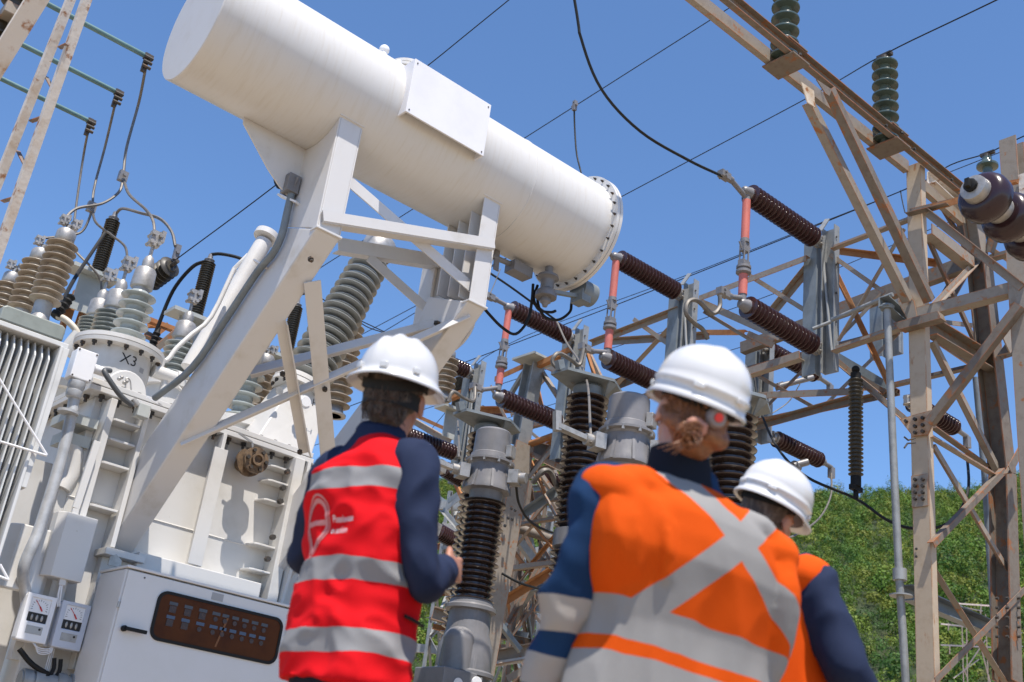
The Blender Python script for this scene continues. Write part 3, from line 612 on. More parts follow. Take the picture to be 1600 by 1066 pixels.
# ------------------------------------------------------------------ two dial thermometers
def gauge(cx, cy, y, label, m, hue):
    q = AY(cx, cy, y); t = thing('dial_thermometer', label, 'gauge', q, 'dial thermometers'); w2, h2 = .10, .155
    b = MB(); b.abox(q[0] - w2, q[0] + w2, q[1] + .012, q[1] + .12, q[2] - h2, q[2] + h2); b.build('case', m, t, bevel=.018)
    b = MB(); 
    # front bezel as a frame with an opening
    o = [(-w2, -h2), (w2, -h2), (w2, h2), (-w2, h2)]; i_ = [(-w2 * .66, -h2 * .18), (w2 * .66, -h2 * .18), (w2 * .66, h2 * .84), (-w2 * .66, h2 * .84)]
    V = [(q[0] + a, q[1], q[2] + c) for a, c in o + i_] + [(q[0] + a, q[1] + .02, q[2] + c) for a, c in o + i_]
    F = [(j, (j + 1) % 4, 4 + (j + 1) % 4, 4 + j) for j in range(4)] + [(8 + j, 12 + j, 12 + (j + 1) % 4, 8 + (j + 1) % 4) for j in range(4)] + [((j + 1) % 4, j, 8 + j, 8 + (j + 1) % 4) for j in range(4)] + [(4 + j, 4 + (j + 1) % 4, 12 + (j + 1) % 4, 12 + j) for j in range(4)]
    b.add(V, F); b.build('bezel', m, t, bevel=.006)
    b = MB(); b.abox(q[0] - w2 * .66, q[0] + w2 * .66, q[1] + .009, q[1] + .0105, q[2] + h2 * .22, q[2] + h2 * .84); dial = b.build('dial_face', PALE, t)
    b = MB()
    for k in range(13):
        a = math.radians(-20 + k * 220 / 12); r0, r1 = .046, .055 if k % 3 else .06; c = A3(q[0], q[1] + .008, q[2] + h2 * .45)
        b.beam(c + A3(-math.cos(a) * r0, 0, math.sin(a) * r0 * .9), c + A3(-math.cos(a) * r1, 0, math.sin(a) * r1 * .9), .0025, .001, EY)
    b.build('scale_mark', INK, dial)
    c = A3(q[0] + .004, q[1] + .0055, q[2] + h2 * .47); b = MB(); b.beam(c + A3(.018, 0, -.024), c + A3(-.004, 0, .004), .010, .001, EY); b.beam(c, c + A3(-.04, 0, .042), .004, .001, EY); b.build('needle', mat('red_needle' + hue, (.55, .03, .03), rough=.5), dial)
    b = MB(); b.abox(q[0] - w2 * .66, q[0] + w2 * .66, q[1] + .009, q[1] + .0105, q[2] - h2 * .18, q[2] + h2 * .215); dark = b.build('terminal_bay', INK, t)
    b = MB()
    for k in range(3): b.ball((q[0] - .034 + k * .034, q[1] + .008, q[2] + .002), (.009, .005, .02), 8, 8)
    b.build('indicator_lamp', ALU, dark, smooth=60)
    b = MB(); b.abox(q[0] - w2 * .55, q[0] + w2 * .55, q[1] - .002, q[1] - .0003, q[2] - h2 * .68, q[2] - h2 * .34); lb = b.build('rating_label', ALU, t)
    b = MB(); b.lathe((q[0] + .035, q[1] - .002, q[2] - h2 * .45), -EY, [(0, .008), (.002, .008)], 12); b.build('emblem', INK, lb)
gauge(58, 966, 7.95, 'white dial thermometer on the left of the pair beside the cabinet', PALE, 'a')
gauge(112, 978, 7.93, 'bluish grey dial thermometer on the right of the pair nearest the cabinet', mat('bluish_case', (.50, .53, .60), (.44, .47, .53), 6, .4, .7, rough=.4), 'b')
b = MB()
for k in range(4): b.tube([AY(48 + k * 2, 1002, 7.98), AY(60, 1012 + k * 3, 7.95), AY(76 + k, 1014 + k * 2, 7.95), AY(84, 1006, 7.97)], .004, 6, 5)
for k in range(3): b.tube([AY(80 + k * 3, 1012, 7.99), AY(70 + k * 3, 1048, 7.99)], .003, 6)
one(b, 'capillary_tubes', PALE, 'bundle of thin white capillary tubes looped under the dial thermometers', 'tubes', smooth=60)
b = MB(); b.tube([AY(30, 1014, 7.95), AY(48, 1036, 7.94), AY(68, 1050, 7.94), AY(76, 1054, 7.95)], .018, 8, 4); b.tube([AY(85, 1028, 7.96), AY(84, 1044, 7.96), AY(78, 1056, 7.96)], .015, 8, 3); b.tube([AY(95, 1030, 7.96), AY(93, 1048, 7.96), AY(86, 1060, 7.96)], .015, 8, 3)
one(b, 'black_cables', BLACK, 'black cables bending together under the dial thermometers', 'cable', smooth=60)
b = MB(); q0, q1 = AY(30, 1062, 7.98), AY(118, 1072, 7.98); b.cyl(q0, q1, .06, 18); 
for t in (.1, .3, .7, .95): c = q0 + (q1 - q0) * t; b.lathe(c - EX * .03, EX, [(0, .075), (.06, .075)], 18)
one(b, 'oil_pipe', GALV, 'grey oil pipe with couplings at the bottom left corner', 'pipe', smooth=40)

# ------------------------------------------------------------------ control cabinet
cb = thing('control_cabinet', 'grey white control cabinet with an amber window in front of the transformer', 'cabinet', (3.7, 7.8, .5))
X0, X1, Y0, Y1, Z0, Z1 = 2.955, 4.75, 7.52, 7.97, .45, 1.865
b = MB(); b.abox(X0, X1, Y0, Y1, Z0, Z1 - .02); b.build('cabinet_body', CABM, cb, bevel=.012)
b = MB(); b.abox(X0 - .006, X1 + .006, Y0 - .03, Y1 + .005, Z1 - .018, Z1); b.build('roof', CABM, cb, bevel=.004)
b = MB()
wx = [AY(*q, Y0 - .02) for q in ((246, 930), (437, 966), (430, 1032), (240, 1000))]
wx0, wx1 = (wx[0][0] + wx[3][0]) / 2, (wx[1][0] + wx[2][0]) / 2; wz0, wz1 = (wx[3][2] + wx[2][2]) / 2, (wx[0][2] + wx[1][2]) / 2
b.abox(X0 + .012, X1 - .01, Y0 - .022, Y0 - .002, Z0, Z1 - .03); dr = b.build('door', CABM, cb, bevel=.005)
def rrect(x0, x1, z0, z1, r, n=6):
    P = []
    for cx, cz, a0 in ((x1 - r, z1 - r, 0), (x0 + r, z1 - r, 90), (x0 + r, z0 + r, 180), (x1 - r, z0 + r, 270)):
        for i in range(n + 1): a = math.radians(a0 + 90 * i / n); P.append((cx + r * math.cos(a), cz + r * math.sin(a)))
    return P
O = rrect(wx0 - .02, wx1 + .02, wz0 - .02, wz1 + .02, .07); I = rrect(wx0, wx1, wz0, wz1, .055); n = len(O); ys = Y0 - .022
V = [(x, ys - .012, z) for x, z in O] + [(x, ys - .012, z) for x, z in I] + [(x, ys - .0005, z) for x, z in O] + [(x, ys - .0005, z) for x, z in I]
F = []
for j in range(n):
    k = (j + 1) % n; F += [(j, n + j, n + k, k), (j, k, 2 * n + k, 2 * n + j), (n + j, 3 * n + j, 3 * n + k, n + k)]
b = MB().add(V, F); wf = b.build('window_frame', BLACK, dr)
b = MB(); b.plate([(x, ys - .006, z) for x, z in rrect(wx0 - .004, wx1 + .004, wz0 - .004, wz1 + .004, .055)], (0, .004, 0)); b.build('window_pane', GLASSB, wf)
b = MB(); b2 = MB(); b3 = MB(); W = wx1 - wx0; H = wz1 - wz0
for k in range(9):
    u = (.075 + .118 * k if k < 3 else .42 + .083 * (k - 3)); sw = .065 if k < 4 else .055
    for row, v in ((0, .78), (1, .47)):
        x = wx0 + u * W; z = wz0 + v * H
        (b if row == 0 else b3).abox(x, x + sw * W, ys - .0085, ys - .0065, z, z + .075 * H)
        if k < 3 and row == 0 or k < 2: b2.abox(x + .006, x + sw * W - .006, ys - .0105, ys - .0065, z - .17 * H, z - .015 * H)
        else: b2.lathe((x + sw * W / 2, ys - .0065, z - .09 * H), -EY, [(0, .017), (.004, .017)], 14)
b.build('breaker_label', LAMPB, wf); b3.build('breaker_label', mat('blue_label', (.055, .085, .14), rough=.5), wf); b2.build('indicator_lamp', mat('dim_lamp', (.03, .008, .003), (.06, .02, .008), 60, .5, .6, rough=.3), wf)
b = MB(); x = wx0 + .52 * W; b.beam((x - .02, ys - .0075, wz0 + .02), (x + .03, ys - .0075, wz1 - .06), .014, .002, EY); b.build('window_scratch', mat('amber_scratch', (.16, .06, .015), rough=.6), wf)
q = AY(193, 982, Y0 - .03); b = MB(); b.lathe(q + EY * .005, -EY, [(0, .02), (.03, .02), (.032, .012)], 16); b.beam(q + A3(0, -.035, 0), q + A3(.15, -.035, -.0), .02, .024, EZ); b.build('handle', BLACK, dr, bevel=.004)
q = AY(340, 933, Y0 - .024); b = MB(); b.abox(q[0] - .045, q[0] + .045, q[1], q[1] + .0015, q[2] - .025, q[2] + .025); b.build('door_label', TAGM, dr)
b = MB(); q = AY(179, 878, 7.9); b.plate([q + A3(-.04, 0, -.03), q + A3(.05, 0, -.03), q + A3(.05, 0, .02), q + A3(.0, 0, .055), q + A3(-.04, 0, .03)], (0, .012, 0)); b.build('lifting_lug', ALU, cb)
b = MB()
for z in (1.05, 1.6): b.cyl((X0 + .004, Y0 - .012, z - .02), (X0 + .004, Y0 - .012, z + .02), .01, 10)
b.build('hinge', ALU, cb, smooth=40)
b = MB()
for q in ((226, 903), (620, 990)): b.lathe(AY(*q, Y0 - .0225), -EY, [(0, .006), (.002, .006)], 10)
b.build('screw', BOLT, dr)
# ------------------------------------------------------------------ lattice helpers
def mem(par, p0, p1, a, m, kind='L', nm='brace', t=None, up=EZ, fs=1, fu=1, h=None):
    b = MB(); t = t or max(.007, a * .1)
    if kind == 'L' and fs == 1 and fu == 1 and up is EZ: fs, fu = random.choice(((1, 1), (-1, 1), (1, -1), (-1, -1)))
    if kind == 'L': b.ell(p0, p1, a, t, up, fs, fu)
    elif kind == 'C': b.chan(p0, p1, a, h or a * 1.6, t, up, fs)
    elif kind == 'I': b.ibeam(p0, p1, a, h or a, t, up)
    elif kind == 'F': b.beam(p0, p1, t, a, up)
    elif kind == 'T': b.cyl(p0, p1, a / 2, 12)
    return b.build(nm, m, par, smooth=40 if kind == 'T' else None)
XA, YA = 8.89, 5.07

# ------------------------------------------------------------------ right lattice tower
TANV = mat('streaked_column_steel', (.425, .345, .255), (.36, .28, .195), 9, .45, .8, rough=.62, bump=.08, bscale=50, c3=(.30, .14, .055), scale3=4, lo3=.61, hi3=.71, st3=(2.0, 2.0, .7), edge=(.32, .13, .04))
tw = thing('lattice_tower', 'rust stained steel lattice tower with two bolted columns at the right side', 'tower', (9.6, YA, 0))
# column A: wide flange post
b = MB(); zt = AY(1432, 250, YA)[2]; b.beam((XA, YA + .028, .1), (XA, YA + .028, 5.42), .09, .168, EY); b.build('column', TANV, tw, bevel=.004)
b = MB(); b.beam((XA, YA + .02, 5.421), (XA, YA + .02, 7.12), .09, .155, EY); b.build('column', TANV, tw, bevel=.004)
# column B battered
pB = [AY(1574, 1066, YA), AY(1566, 740, YA), AY(1530, 410, YA), AY(1512, 300, YA)]
for i in range(2):
    b = MB(); b.ibeam(pB[i], pB[i + 1] - EZ * .002, .19, .19, .014, EY); b.build('column', RUST, tw)
b = MB(); b.ibeam(pB[2], pB[3], .15, .15, .012, EY); b.build('column', TAN, tw)
# column C at the frame edge
XC, YC2 = 8.89, 4.11
b = MB(); b.ibeam((XC, YC2, .1), (XC, YC2, 7.0), .16, .16, .012, EX); b.build('column', TAN, tw)
b = MB(); q = AX(1592, 270, 8.8); b.abox(8.78, 8.795, q[1] - .5, q[1], AX(1592, 345, 8.8)[2], AX(1592, 275, 8.8)[2]); b.build('top_plate', RUSTW, tw)
fy = lambda p, y=YA - .11: AY(*p, y)
fx = lambda p, x=XA: AX(*p, x)
for p0, p1, pl_, a, m_, k in (
    ((1447, 331), (1594, 447), ('X', XA - .12), .085, TAN, 'L'),
    ((1448, 360), (1514, 412), ('Y', YA + .05), .13, TAN, 'L'),
    ((1449, 375), (1526, 545), ('Y', YA + .12), .06, RUST, 'L'),
    ((1456, 482), (1529, 406), ('Y', YA + .0), .06, TAN, 'L'),
    ((1468, 486), (1506, 420), ('Y', YA + .5), .12, RUST, 'L'),
    ((1594, 478), (1452, 662), ('X', XA - .12), .085, RUST, 'L'),
    ((1470, 503), (1602, 518), ('Y', YA + .4), .055, TAN, 'F'),
    ((1455, 511), (1560, 574), ('Y', YA - .02), .12, RUST, 'C'),
    ((1457, 525), (1525, 570), ('Y', YA + .7), .07, RUST, 'L'),
    ((1461, 531), (1514, 567), ('Y', YA + .9), .085, TAN, 'F'),
    ((1375, 605), (1509, 573), ('X', 10.25), .075, RUST, 'L'),
    ((1456, 533), (1558, 735), ('Y', YA + .02), .065, TAN, 'L'),
    ((1459, 664), (1543, 725), ('Y', YA + .10), .075, RUST, 'L'),
    ((1454, 679), (1558, 742), ('Y', YA - .06), .065, TAN, 'L'),
    ((1456, 698), (1590, 923), ('Y', YA + .0), .065, TAN, 'L'),
    ((1455, 852), (1567, 736), ('Y', YA - .08), .062, RUST, 'L'),
    ((1456, 880), (1577, 1072), ('Y', YA + .02), .065, TAN, 'L'),
    ((1457, 1064), (1597, 922), ('Y', YA - .08), .062, RUST, 'L'),
    ((1602, 680), (1572, 735), ('Y', YA - .3), .09, RUST, 'L'),
    ((1602, 486), (1562, 540), ('Y', YA - .3), .14, TAN, 'C'),
    ((1545, 566), (1605, 547), ('X', 10.25), .07, TAN, 'L'),
    ((1418, 330), (1482, 314), ('X', XA - .12), .09, RUST, 'L'),
    ((1543, 402), (1594, 388), ('X', 10.1), .10, RUST, 'L'),
    ((1545, 396), (1556, 362), ('X', 10.1), .08, RUST, 'L'),
    ((1552, 388), (1596, 418), ('Y', 5.0), .06, TAN, 'L'),
    ((1455, 276), (1515, 332), ('Y', 5.2), .11, RUSTW, 'C'),
    ((1448, 288), (1522, 410), ('Y', 5.3), .06, RUST, 'L'),
    ((1500, 345), (1514, 410), ('Y', 5.3), .07, RUST, 'L'),
):
    f = fx if pl_[0] == 'X' else fy
    mem(tw, f(p0, pl_[1]), f(p1, pl_[1]), a * .92, m_, k)
# main horizontals from column A along Y
mem(tw, fx((1436, 492), XA), fx((1594, 450), XA), .11, TAN, 'L', 'crossbar')
mem(tw, fx((1458, 325), XA - .1), fx((1500, 312), XA - .1), .07, ORANGE, 'F', 'crossbar')
mem(tw, fx((1500, 300), XA - .4), fx((1590, 282), XA - .4), .05, ORANGE, 'L', 'crossbar')
# splice and gusset plates with bolts
b = MB(); yq = YA - .118
b.plate([AX(*q, XA - .075) for q in ((1405, 655), (1472, 636), (1450, 679), (1426, 682))], (.012, 0, 0)); b.build('gusset_plate', mat('rusty_gusset', (.44, .32, .22), (.34, .16, .07), 9, .45, .68, rough=.7, edge=(.34, .12, .04)), tw)
b = MB()
for q in ((1431, 656), (1443, 654), (1431, 667), (1443, 665), (1431, 677), (1443, 675), (1417, 659), (1459, 649), (1464, 642)): b.hexb(AX(*q, XA - .075), -EX, .016, .03)
for y in (750, 760, 770, 780):
    for x in (1431, 1443): b.hexb(AX(x, y, XA - .062), -EX, .015, .028)
for q in ((1432, 858), (1432, 870)): b.hexb(AX(*q, XA - .05), -EX, .012, .006)
for y in (935, 950, 965, 980, 995):
    for x in (1556, 1572, 1590): b.hexb(AY(x, y, YA - .11), -EY, .014, .025)
b.build('gusset_bolt', BOLT, tw)
b = MB(); z0, z1 = AX(1440, 792, XA - .05)[2], AX(1440, 742, XA - .05)[2]; b.abox(XA - .062, XA - .051, YA - .05, YA + .108, z0, z1); b.build('splice_plate', TAN, tw)
b = MB(); b.plate([AX(*q, XA - .07) for q in ((1408, 448), (1428, 470), (1436, 512), (1422, 508), (1402, 470))], (.012, 0, 0)); b.build('gusset_plate', TAN, tw)
b = MB(); b.plate([AX(*q, XA - .15) for q in ((1395, 505), (1440, 492), (1465, 486), (1470, 497), (1405, 515))], (.1, 0, 0)); b.build('gusset_plate', RUST, tw)
b = MB(); 
for p0, p1, p2 in (((1413, 683), (1419, 688), (1430, 685)), ((1413, 700), (1418, 693), (1430, 692))): b.tube([AY(*p0, YA - .1), AY(*p1, YA - .1), AY(*p2, YA - .1)], .008, 6)
b.build('step_hook', BOLT, tw)

# twin channel girder running out of the top of the picture, with knee braces
gd = thing('twin_girder', 'pair of rusty parallel channel girders carrying green insulators at the upper right', 'girder', (7.5, 5.07, 7.0))
YN, YF = 4.95, 5.165
g0 = AY(1100, -20, YN)[0]; zl = 7.045; 
mem(gd, (5.5, YN, zl + .065), (10.2, YN, zl + .065), .06, RUST, 'C', 'channel', .009, EZ, 1, h=.125)
mem(gd, (5.25, YF, zl + .065), (8.84, YF, zl + .065), .06, TAN, 'C', 'channel', .009, EZ, -1, h=.125)
mem(gd, (9.0, YF, zl + .0), (9.9, YF, zl - .05), .06, TAN, 'C', 'channel', .009, EZ, -1, h=.125)
mem(gd, AY(1262, 160, YF), AY(1418, 470, YF), .085, TAN, 'L', 'knee_brace', None, EY, 1, 1)
mem(gd, AY(1295, 140, YN), AY(1452, 470, YN), .085, RUST, 'L', 'knee_brace', None, EY, 1, 1)
b = MB(); b.plate([AY(*q, YF - .07) for q in ((1252, 128), (1272, 142), (1274, 168), (1262, 160))], (0, .01, 0)); b.build('gusset_plate', RUSTW, gd)
b = MB(); b.plate([AY(*q, YN - .06) for q in ((1276, 124), (1300, 140), (1296, 150), (1290, 146))], (0, .01, 0)); b.build('gusset_plate', RUST, gd)
bolts = MB()
for (cx, cy) in ((1228, 92), (1388, 212)):
    q = AY(cx, cy, (YN + YF) / 2); b = MB(); b.abox(q[0] - .12, q[0] + .12, YN - .06, YF + .06, zl - .022, zl - .008); b.build('base_plate', RUST, gd)
    bolts.hexb(q + A3(.0, -.15, -.02), -EZ, .016, .02); bolts.hexb(q + A3(0, .12, -.02), -EZ, .016, .02)
    b = MB(); q2 = AY(cx + 14, cy - 16, YN); b.abox(q2[0] - .14, q2[0] + .14, YN - .04, YN + .03, zl + .132, zl + .144); b.build('base_plate', RUST, gd)
for x in (8.1, 8.6, 9.3): bolts.hexb((x, YN - .01, zl + .06), -EY, .015, .02)
bolts.build('gusset_bolt', BOLT, gd)
for k, (q0, q1, lab) in enumerate((((1226, 70), (1222, -40), 'green disc post insulator cut by the top edge above the girder'), ((1384, 205), (1376, 88), 'whole green disc post insulator standing on the girder'))):
    p0 = AY(*q0, 5.06); p0[2] = zl + .0; p1 = AY(*q1, 5.06); L = p1[2] - p0[2]
    t = thing('post_insulator', lab, 'insulator', p0, 'green post insulators')
    nn = int(round(L / .135)); insulator('porcelain', p0, p0 + EZ * L, .055, .128, nn, PORCN, t)
    b = MB(); b.lathe(p0 + EZ * L, EZ, [(0, .05), (.03, .05), (.04, .035)], 16); b.beam(p0 + EZ * (L + .05) - EY * .08, p0 + EZ * (L + .05) + EY * .08, .05, .04); b.build('wire_clamp', BOLT, t)
    if k == 1: WT = p0 + EZ * (L + .07)
q0, q1 = AY(1545, 300, 5.06), AY(1541, 246, 5.06); q0[2] = 6.9
t = thing('post_insulator', 'green post insulator partly hidden behind the purple bell string', 'insulator', q0, 'green post insulators')
insulator('porcelain', q0, (q0[0], q0[1], q1[2]), .052, .115, 5, PORCN, t)
b = MB(); q1 = A3(q0[0], q0[1], q1[2]); b.lathe(q1, EZ, [(0, .05), (.03, .05), (.04, .03)], 14); b.beam(q1 + EZ * .05 - EY * .09, q1 + EZ * .05 + EY * .07, .04, .035); b.build('wire_clamp', BOLT, t); WT2 = q1 + EZ * .06

# purple bell string close to the camera
sd = thing('bell_insulator_string', 'glossy purple string of bell insulators pointing at the camera, right edge', 'insulator', AY(1545, 315, 3.05))
p0 = AY(1518, 291, 3.05); ax = _n(AY(1592, 352, 3.0) - p0); ax = _n(EX * .93 - EY * .05 - EZ * .08)
for k in range(4):
    c = p0 + ax * (.27 * k)
    b = MB(); b.lathe(c, ax, [(0, .05), (.01, .088), (.09, .095), (.10, .07)], 28); b.build('metal_cap', ALU, sd, smooth=50)
    b = MB(); b.lathe(c + ax * .07, ax, [(0, .085), (.005, .13), (.03, .16), (.07, .175), (.13, .172), (.16, .15), (.165, .11), (.155, .06)], 40); b.build('bell', PORCP, sd, smooth=50)
    b = MB(); b.cyl(c + ax * .22, c + ax * .275, .035, 14); b.build('pin', ALU, sd, smooth=50)
b = MB(); b.lathe(p0 - ax * .03, ax, [(0, .03), (.005, .045), (.045, .045)], 14); b.beam(p0 - ax * .06, p0 - ax * .0, .03, .06, EZ); b.build('end_fitting', BLACK, sd, smooth=40)

# grey conduits standing beside the column
b = MB(); b.tube([AY(1386, 476, 5.3), AY(1391, 600, 5.3), AY(1398, 760, 5.3), AY(1405, 900, 5.3), AY(1416, 1075, 5.3)], .034, 14); b.lathe(AY(1406, 898, 5.3) - EZ * .05, EZ, [(0, .06), (.1, .06)], 14); b.lathe(AY(1408, 932, 5.3), EZ, [(0, .10), (.012, .10)], 14)
one(b, 'drive_rod', GALV, 'long galvanised switch drive rod standing left of the main column', 'rod', smooth=40)
b = MB(); b.tube([AY(1524, 590, 5.4), AY(1538, 740, 5.4), AY(1552, 960, 5.4), AY(1560, 1075, 5.4)], .030, 14)
one(b, 'drive_rod', mat('dark_galvanised', (.19, .22, .25), (.15, .17, .19), 6, .4, .7, rough=.45, metal=.2), 'darker galvanised rod between the two tower columns', 'rod', smooth=40)
b = MB(); b.chan(AY(1418, 926, 5.35), AY(1590, 1000, 5.35), .10, .14, .01, EZ, 1)
one(b, 'channel_beam', DGALV, 'dark grey channel beam crossing low between the tower columns', 'beam')
b = MB(); b.chan(AY(1380, 470, 5.3), AY(1420, 505, 5.3), .10, .11, .01, EZ, 1); b.lathe(AY(1386, 478, 5.3) - EZ * .04, EZ, [(0, .06), (.03, .07), (.05, .05)], 14)
one(b, 'bearing_bracket', DGALV, 'grey bearing bracket on top of the long drive rod', 'bracket')
b = MB(); b.cyl(AY(1300, 500, 6.0), AY(1395, 460, 5.3), .022, 12); b.cyl(AY(1298, 503, 6.05), AY(1270, 514, 6.2), .018, 10)
one(b, 'linkage_rod', GALV, 'silver linkage rod running from the disconnector to the bearing bracket', 'rod', smooth=40)

# ------------------------------------------------------------------ gantry truss from tower to the middle column
gt = thing('gantry_truss', 'rusty lattice gantry truss spanning behind the disconnector switches', 'truss', (9.3, 8, 5.5))
for p0, p1, x, a, m_, k in (
    ((1455, 327), (1300, 386), XA, .075, TAN, 'L'), ((1263, 405), (1095, 468), XA, .075, TAN, 'L'), ((1060, 484), (922, 537), XA, .075, TAN, 'L'),
    ((1425, 503), (1302, 545), XA, .095, TAN, 'L'), ((1253, 556), (1168, 584), XA, .095, TAN, 'L'),
    ((1302, 391), (1462, 411), 9.6, .075, ORANGE, 'L'), ((1510, 413), (1298, 491), 10.3, .11, RUST, 'C'), ((1262, 507), (1160, 545), 10.3, .10, RUST, 'C'),
    ((1299, 399), (1384, 459), 9.0, .05, TAN, 'L'), ((1298, 410), (1389, 600), 9.05, .05, ORANGE, 'L'), ((1411, 357), (1308, 532), 8.95, .05, TAN, 'L'), ((1383, 456), (1312, 530), 9.1, .045, TAN, 'L'),
    ((1300, 552), (1388, 604), 9.4, .085, DGALV, 'L'), ((1299, 557), (1416, 657), 9.2, .06, TAN, 'L'), ((1295, 545), (1380, 612), 9.7, .07, RUST, 'L'),
    ((1173, 432), (1266, 490), 9.0, .055, TAN, 'L'), ((1266, 414), (1203, 492), 9.1, .085, TAN, 'L'), ((1098, 474), (1222, 529), 9.0, .085, TAN, 'L'),
    ((1098, 486), (1174, 532), 9.1, .045, TAN, 'L'), ((1105, 521), (1166, 521), 9.6, .075, ORANGE, 'L'), ((1176, 620), (1352, 613), 9.8, .085, TAN, 'L'), ((1158, 672), (1330, 624), 9.4, .08, RUST, 'L'),
    ((943, 534), (1105, 524), 9.5, .085, TAN, 'L'), ((992, 500), (1052, 543), 9.0, .06, TAN, 'L'), ((1059, 494), (948, 614), 9.1, .075, TAN, 'L'),
    ((842, 571), (895, 546), XA, .08, ORANGE, 'L'), ((845, 569), (938, 608), 9.2, .085, TAN, 'L'), ((838, 571), (876, 630), 9.0, .085, TAN, 'L'), ((834, 580), (847, 640), 9.3, .05, ORANGE, 'L'),
    ((915, 548), (934, 610), 9.0, .06, ORANGE, 'L'), ((920, 552), (955, 625), 9.1, .055, TAN, 'L'), ((935, 612), (1010, 582), 9.6, .11, RUST, 'L'), ((1165, 520), (1205, 538), 9.8, .09, RUST, 'L'),
    ((820, 580), (797, 618), 9.0, .06, DGALV, 'L'), ((776, 594), (820, 574), XA, .085, ORANGE, 'L'), ((705, 622), (742, 606), XA, .085, ORANGE, 'L'), ((700, 641), (800, 640), 9.4, .09, ORANGE, 'L'),
    ((768, 604), (792, 655), 9.1, .05, TAN, 'L'), ((800, 650), (856, 590), 9.2, .055, TAN, 'L'), ((700, 690), (640, 655), 9.3, .11, TAN, 'L'), ((700, 672), (640, 645), 9.5, .06, ORANGE, 'L'),
    ((812, 700), (890, 672), 9.0, .095, ORANGE, 'T'), ((820, 695), (895, 720), 9.5, .13, RUST, 'C'), ((822, 706), (893, 740), 9.3, .08, TAN, 'L'), ((880, 685), (826, 750), 9.0, .07, TAN, 'L'),
    ((815, 690), (850, 770), 9.2, .05, ORANGE, 'L'), ((812, 702), (880, 830), 9.3, .05, TAN, 'L'), ((800, 780), (862, 700), 9.1, .06, RUST, 'L'), ((700, 730), (740, 815), 9.2, .06, ORANGE, 'L'), ((690, 795), (720, 830), 9.4, .07, GALV, 'L'),
    ((756, 665), (810, 690), 9.1, .09, DGALV, 'C'), ((845, 640), (880, 655), 9.3, .1, RUST, 'C'), ((855, 690), (905, 668), 9.4, .08, ORANGE, 'L'), ((860, 720), (900, 760), 9.6, .07, TAN, 'L'),
):
    mem(gt, AX(*p0, x), AX(*p1, x), a * .92, m_, k, 'member')

# second truss plane behind and a lower distant gantry, zigzag laced
def zigzag(label, X, y0, y1, z0, z1, n, a, m1, m2):
    t = thing('laced_girder', label, 'girder', (X, y0, z0), 'laced girders behind the gantry')
    for z in (z0, z1): mem(t, A3(X, y0, z), A3(X, y1, z), a * 1.5, m1, 'L', 'chord')
    for i in range(n):
        ya, yb = y0 + (y1 - y0) * i / n, y0 + (y1 - y0) * (i + 1) / n
        mem(t, A3(X, ya, z0), A3(X, yb, z1), a, m2 if i % 3 else m1, 'L', 'lacing'); mem(t, A3(X + .06, ya, z1), A3(X + .06, yb, z0), a, m1 if i % 2 else m2, 'L', 'lacing')
zigzag('laced girder directly behind the disconnector posts', 10.35, 6.2, 12.4, 5.42, 6.15, 6, .045, RUST, TAN)
zigzag('low laced girder crossing between the breaker poles', 9.6, 7.6, 12.6, 3.75, 4.35, 7, .045, TAN, ORANGE)
zigzag('far laced girder low over the wooded hill', 14.5, 11.0, 19.0, 4.1, 4.9, 8, .06, DGALV, TAN)
# middle tower columns
mt = thing('gantry_column', 'tan steel gantry column with a wide cap plate rising in the middle', 'column', AX(745, 1050, XA))
c0, c1_ = AX(742, 1075, XA), AX(836, 564, XA); cm = AX(812, 690, XA)
b = MB(); b.ibeam(AX(745, 1060, XA - .1), AX(811, 695, XA), .30, .26, .016, EY); b.build('lower_shaft', TAN, mt)
b = MB(); b.ibeam(AX(811, 694, XA), AX(835, 570, XA), .20, .20, .014, EY); b.build('upper_shaft', GALV, mt)
b = MB(); q = AX(836, 566, XA); b.abox(q[0] - .22, q[0] + .22, q[1] - .22, q[1] + .22, q[2], q[2] + .03); b.build('cap_plate', GREYP, mt)
b = MB()
for q in ((800, 795), (795, 810), (790, 822), (806, 798), (801, 812)): b.hexb(AX(*q, XA - .16), -EX, .02, .02)
b.build('gusset_bolt', BOLT, mt)
t = thing('gantry_column', 'rust edged white steel column behind the middle one', 'column', D(797, 1000, 17))
b = MB(); b.ibeam(D(795, 985, 17), D(819, 770, 17), .16, .16, .012, EY); b.build('shaft', RUSTW, t)
b = MB(); b.plate([D(795, 945, 16.9), D(803, 950, 16.9), D(804, 990, 16.9), D(794, 988, 16.9)], EY * .02); b.build('perforated_plate', TAN, t)
clut = thing('background_lattice', 'tangle of thin grey and tan lattice members in front of the wooded hill', 'lattice', D(830, 950, 18))
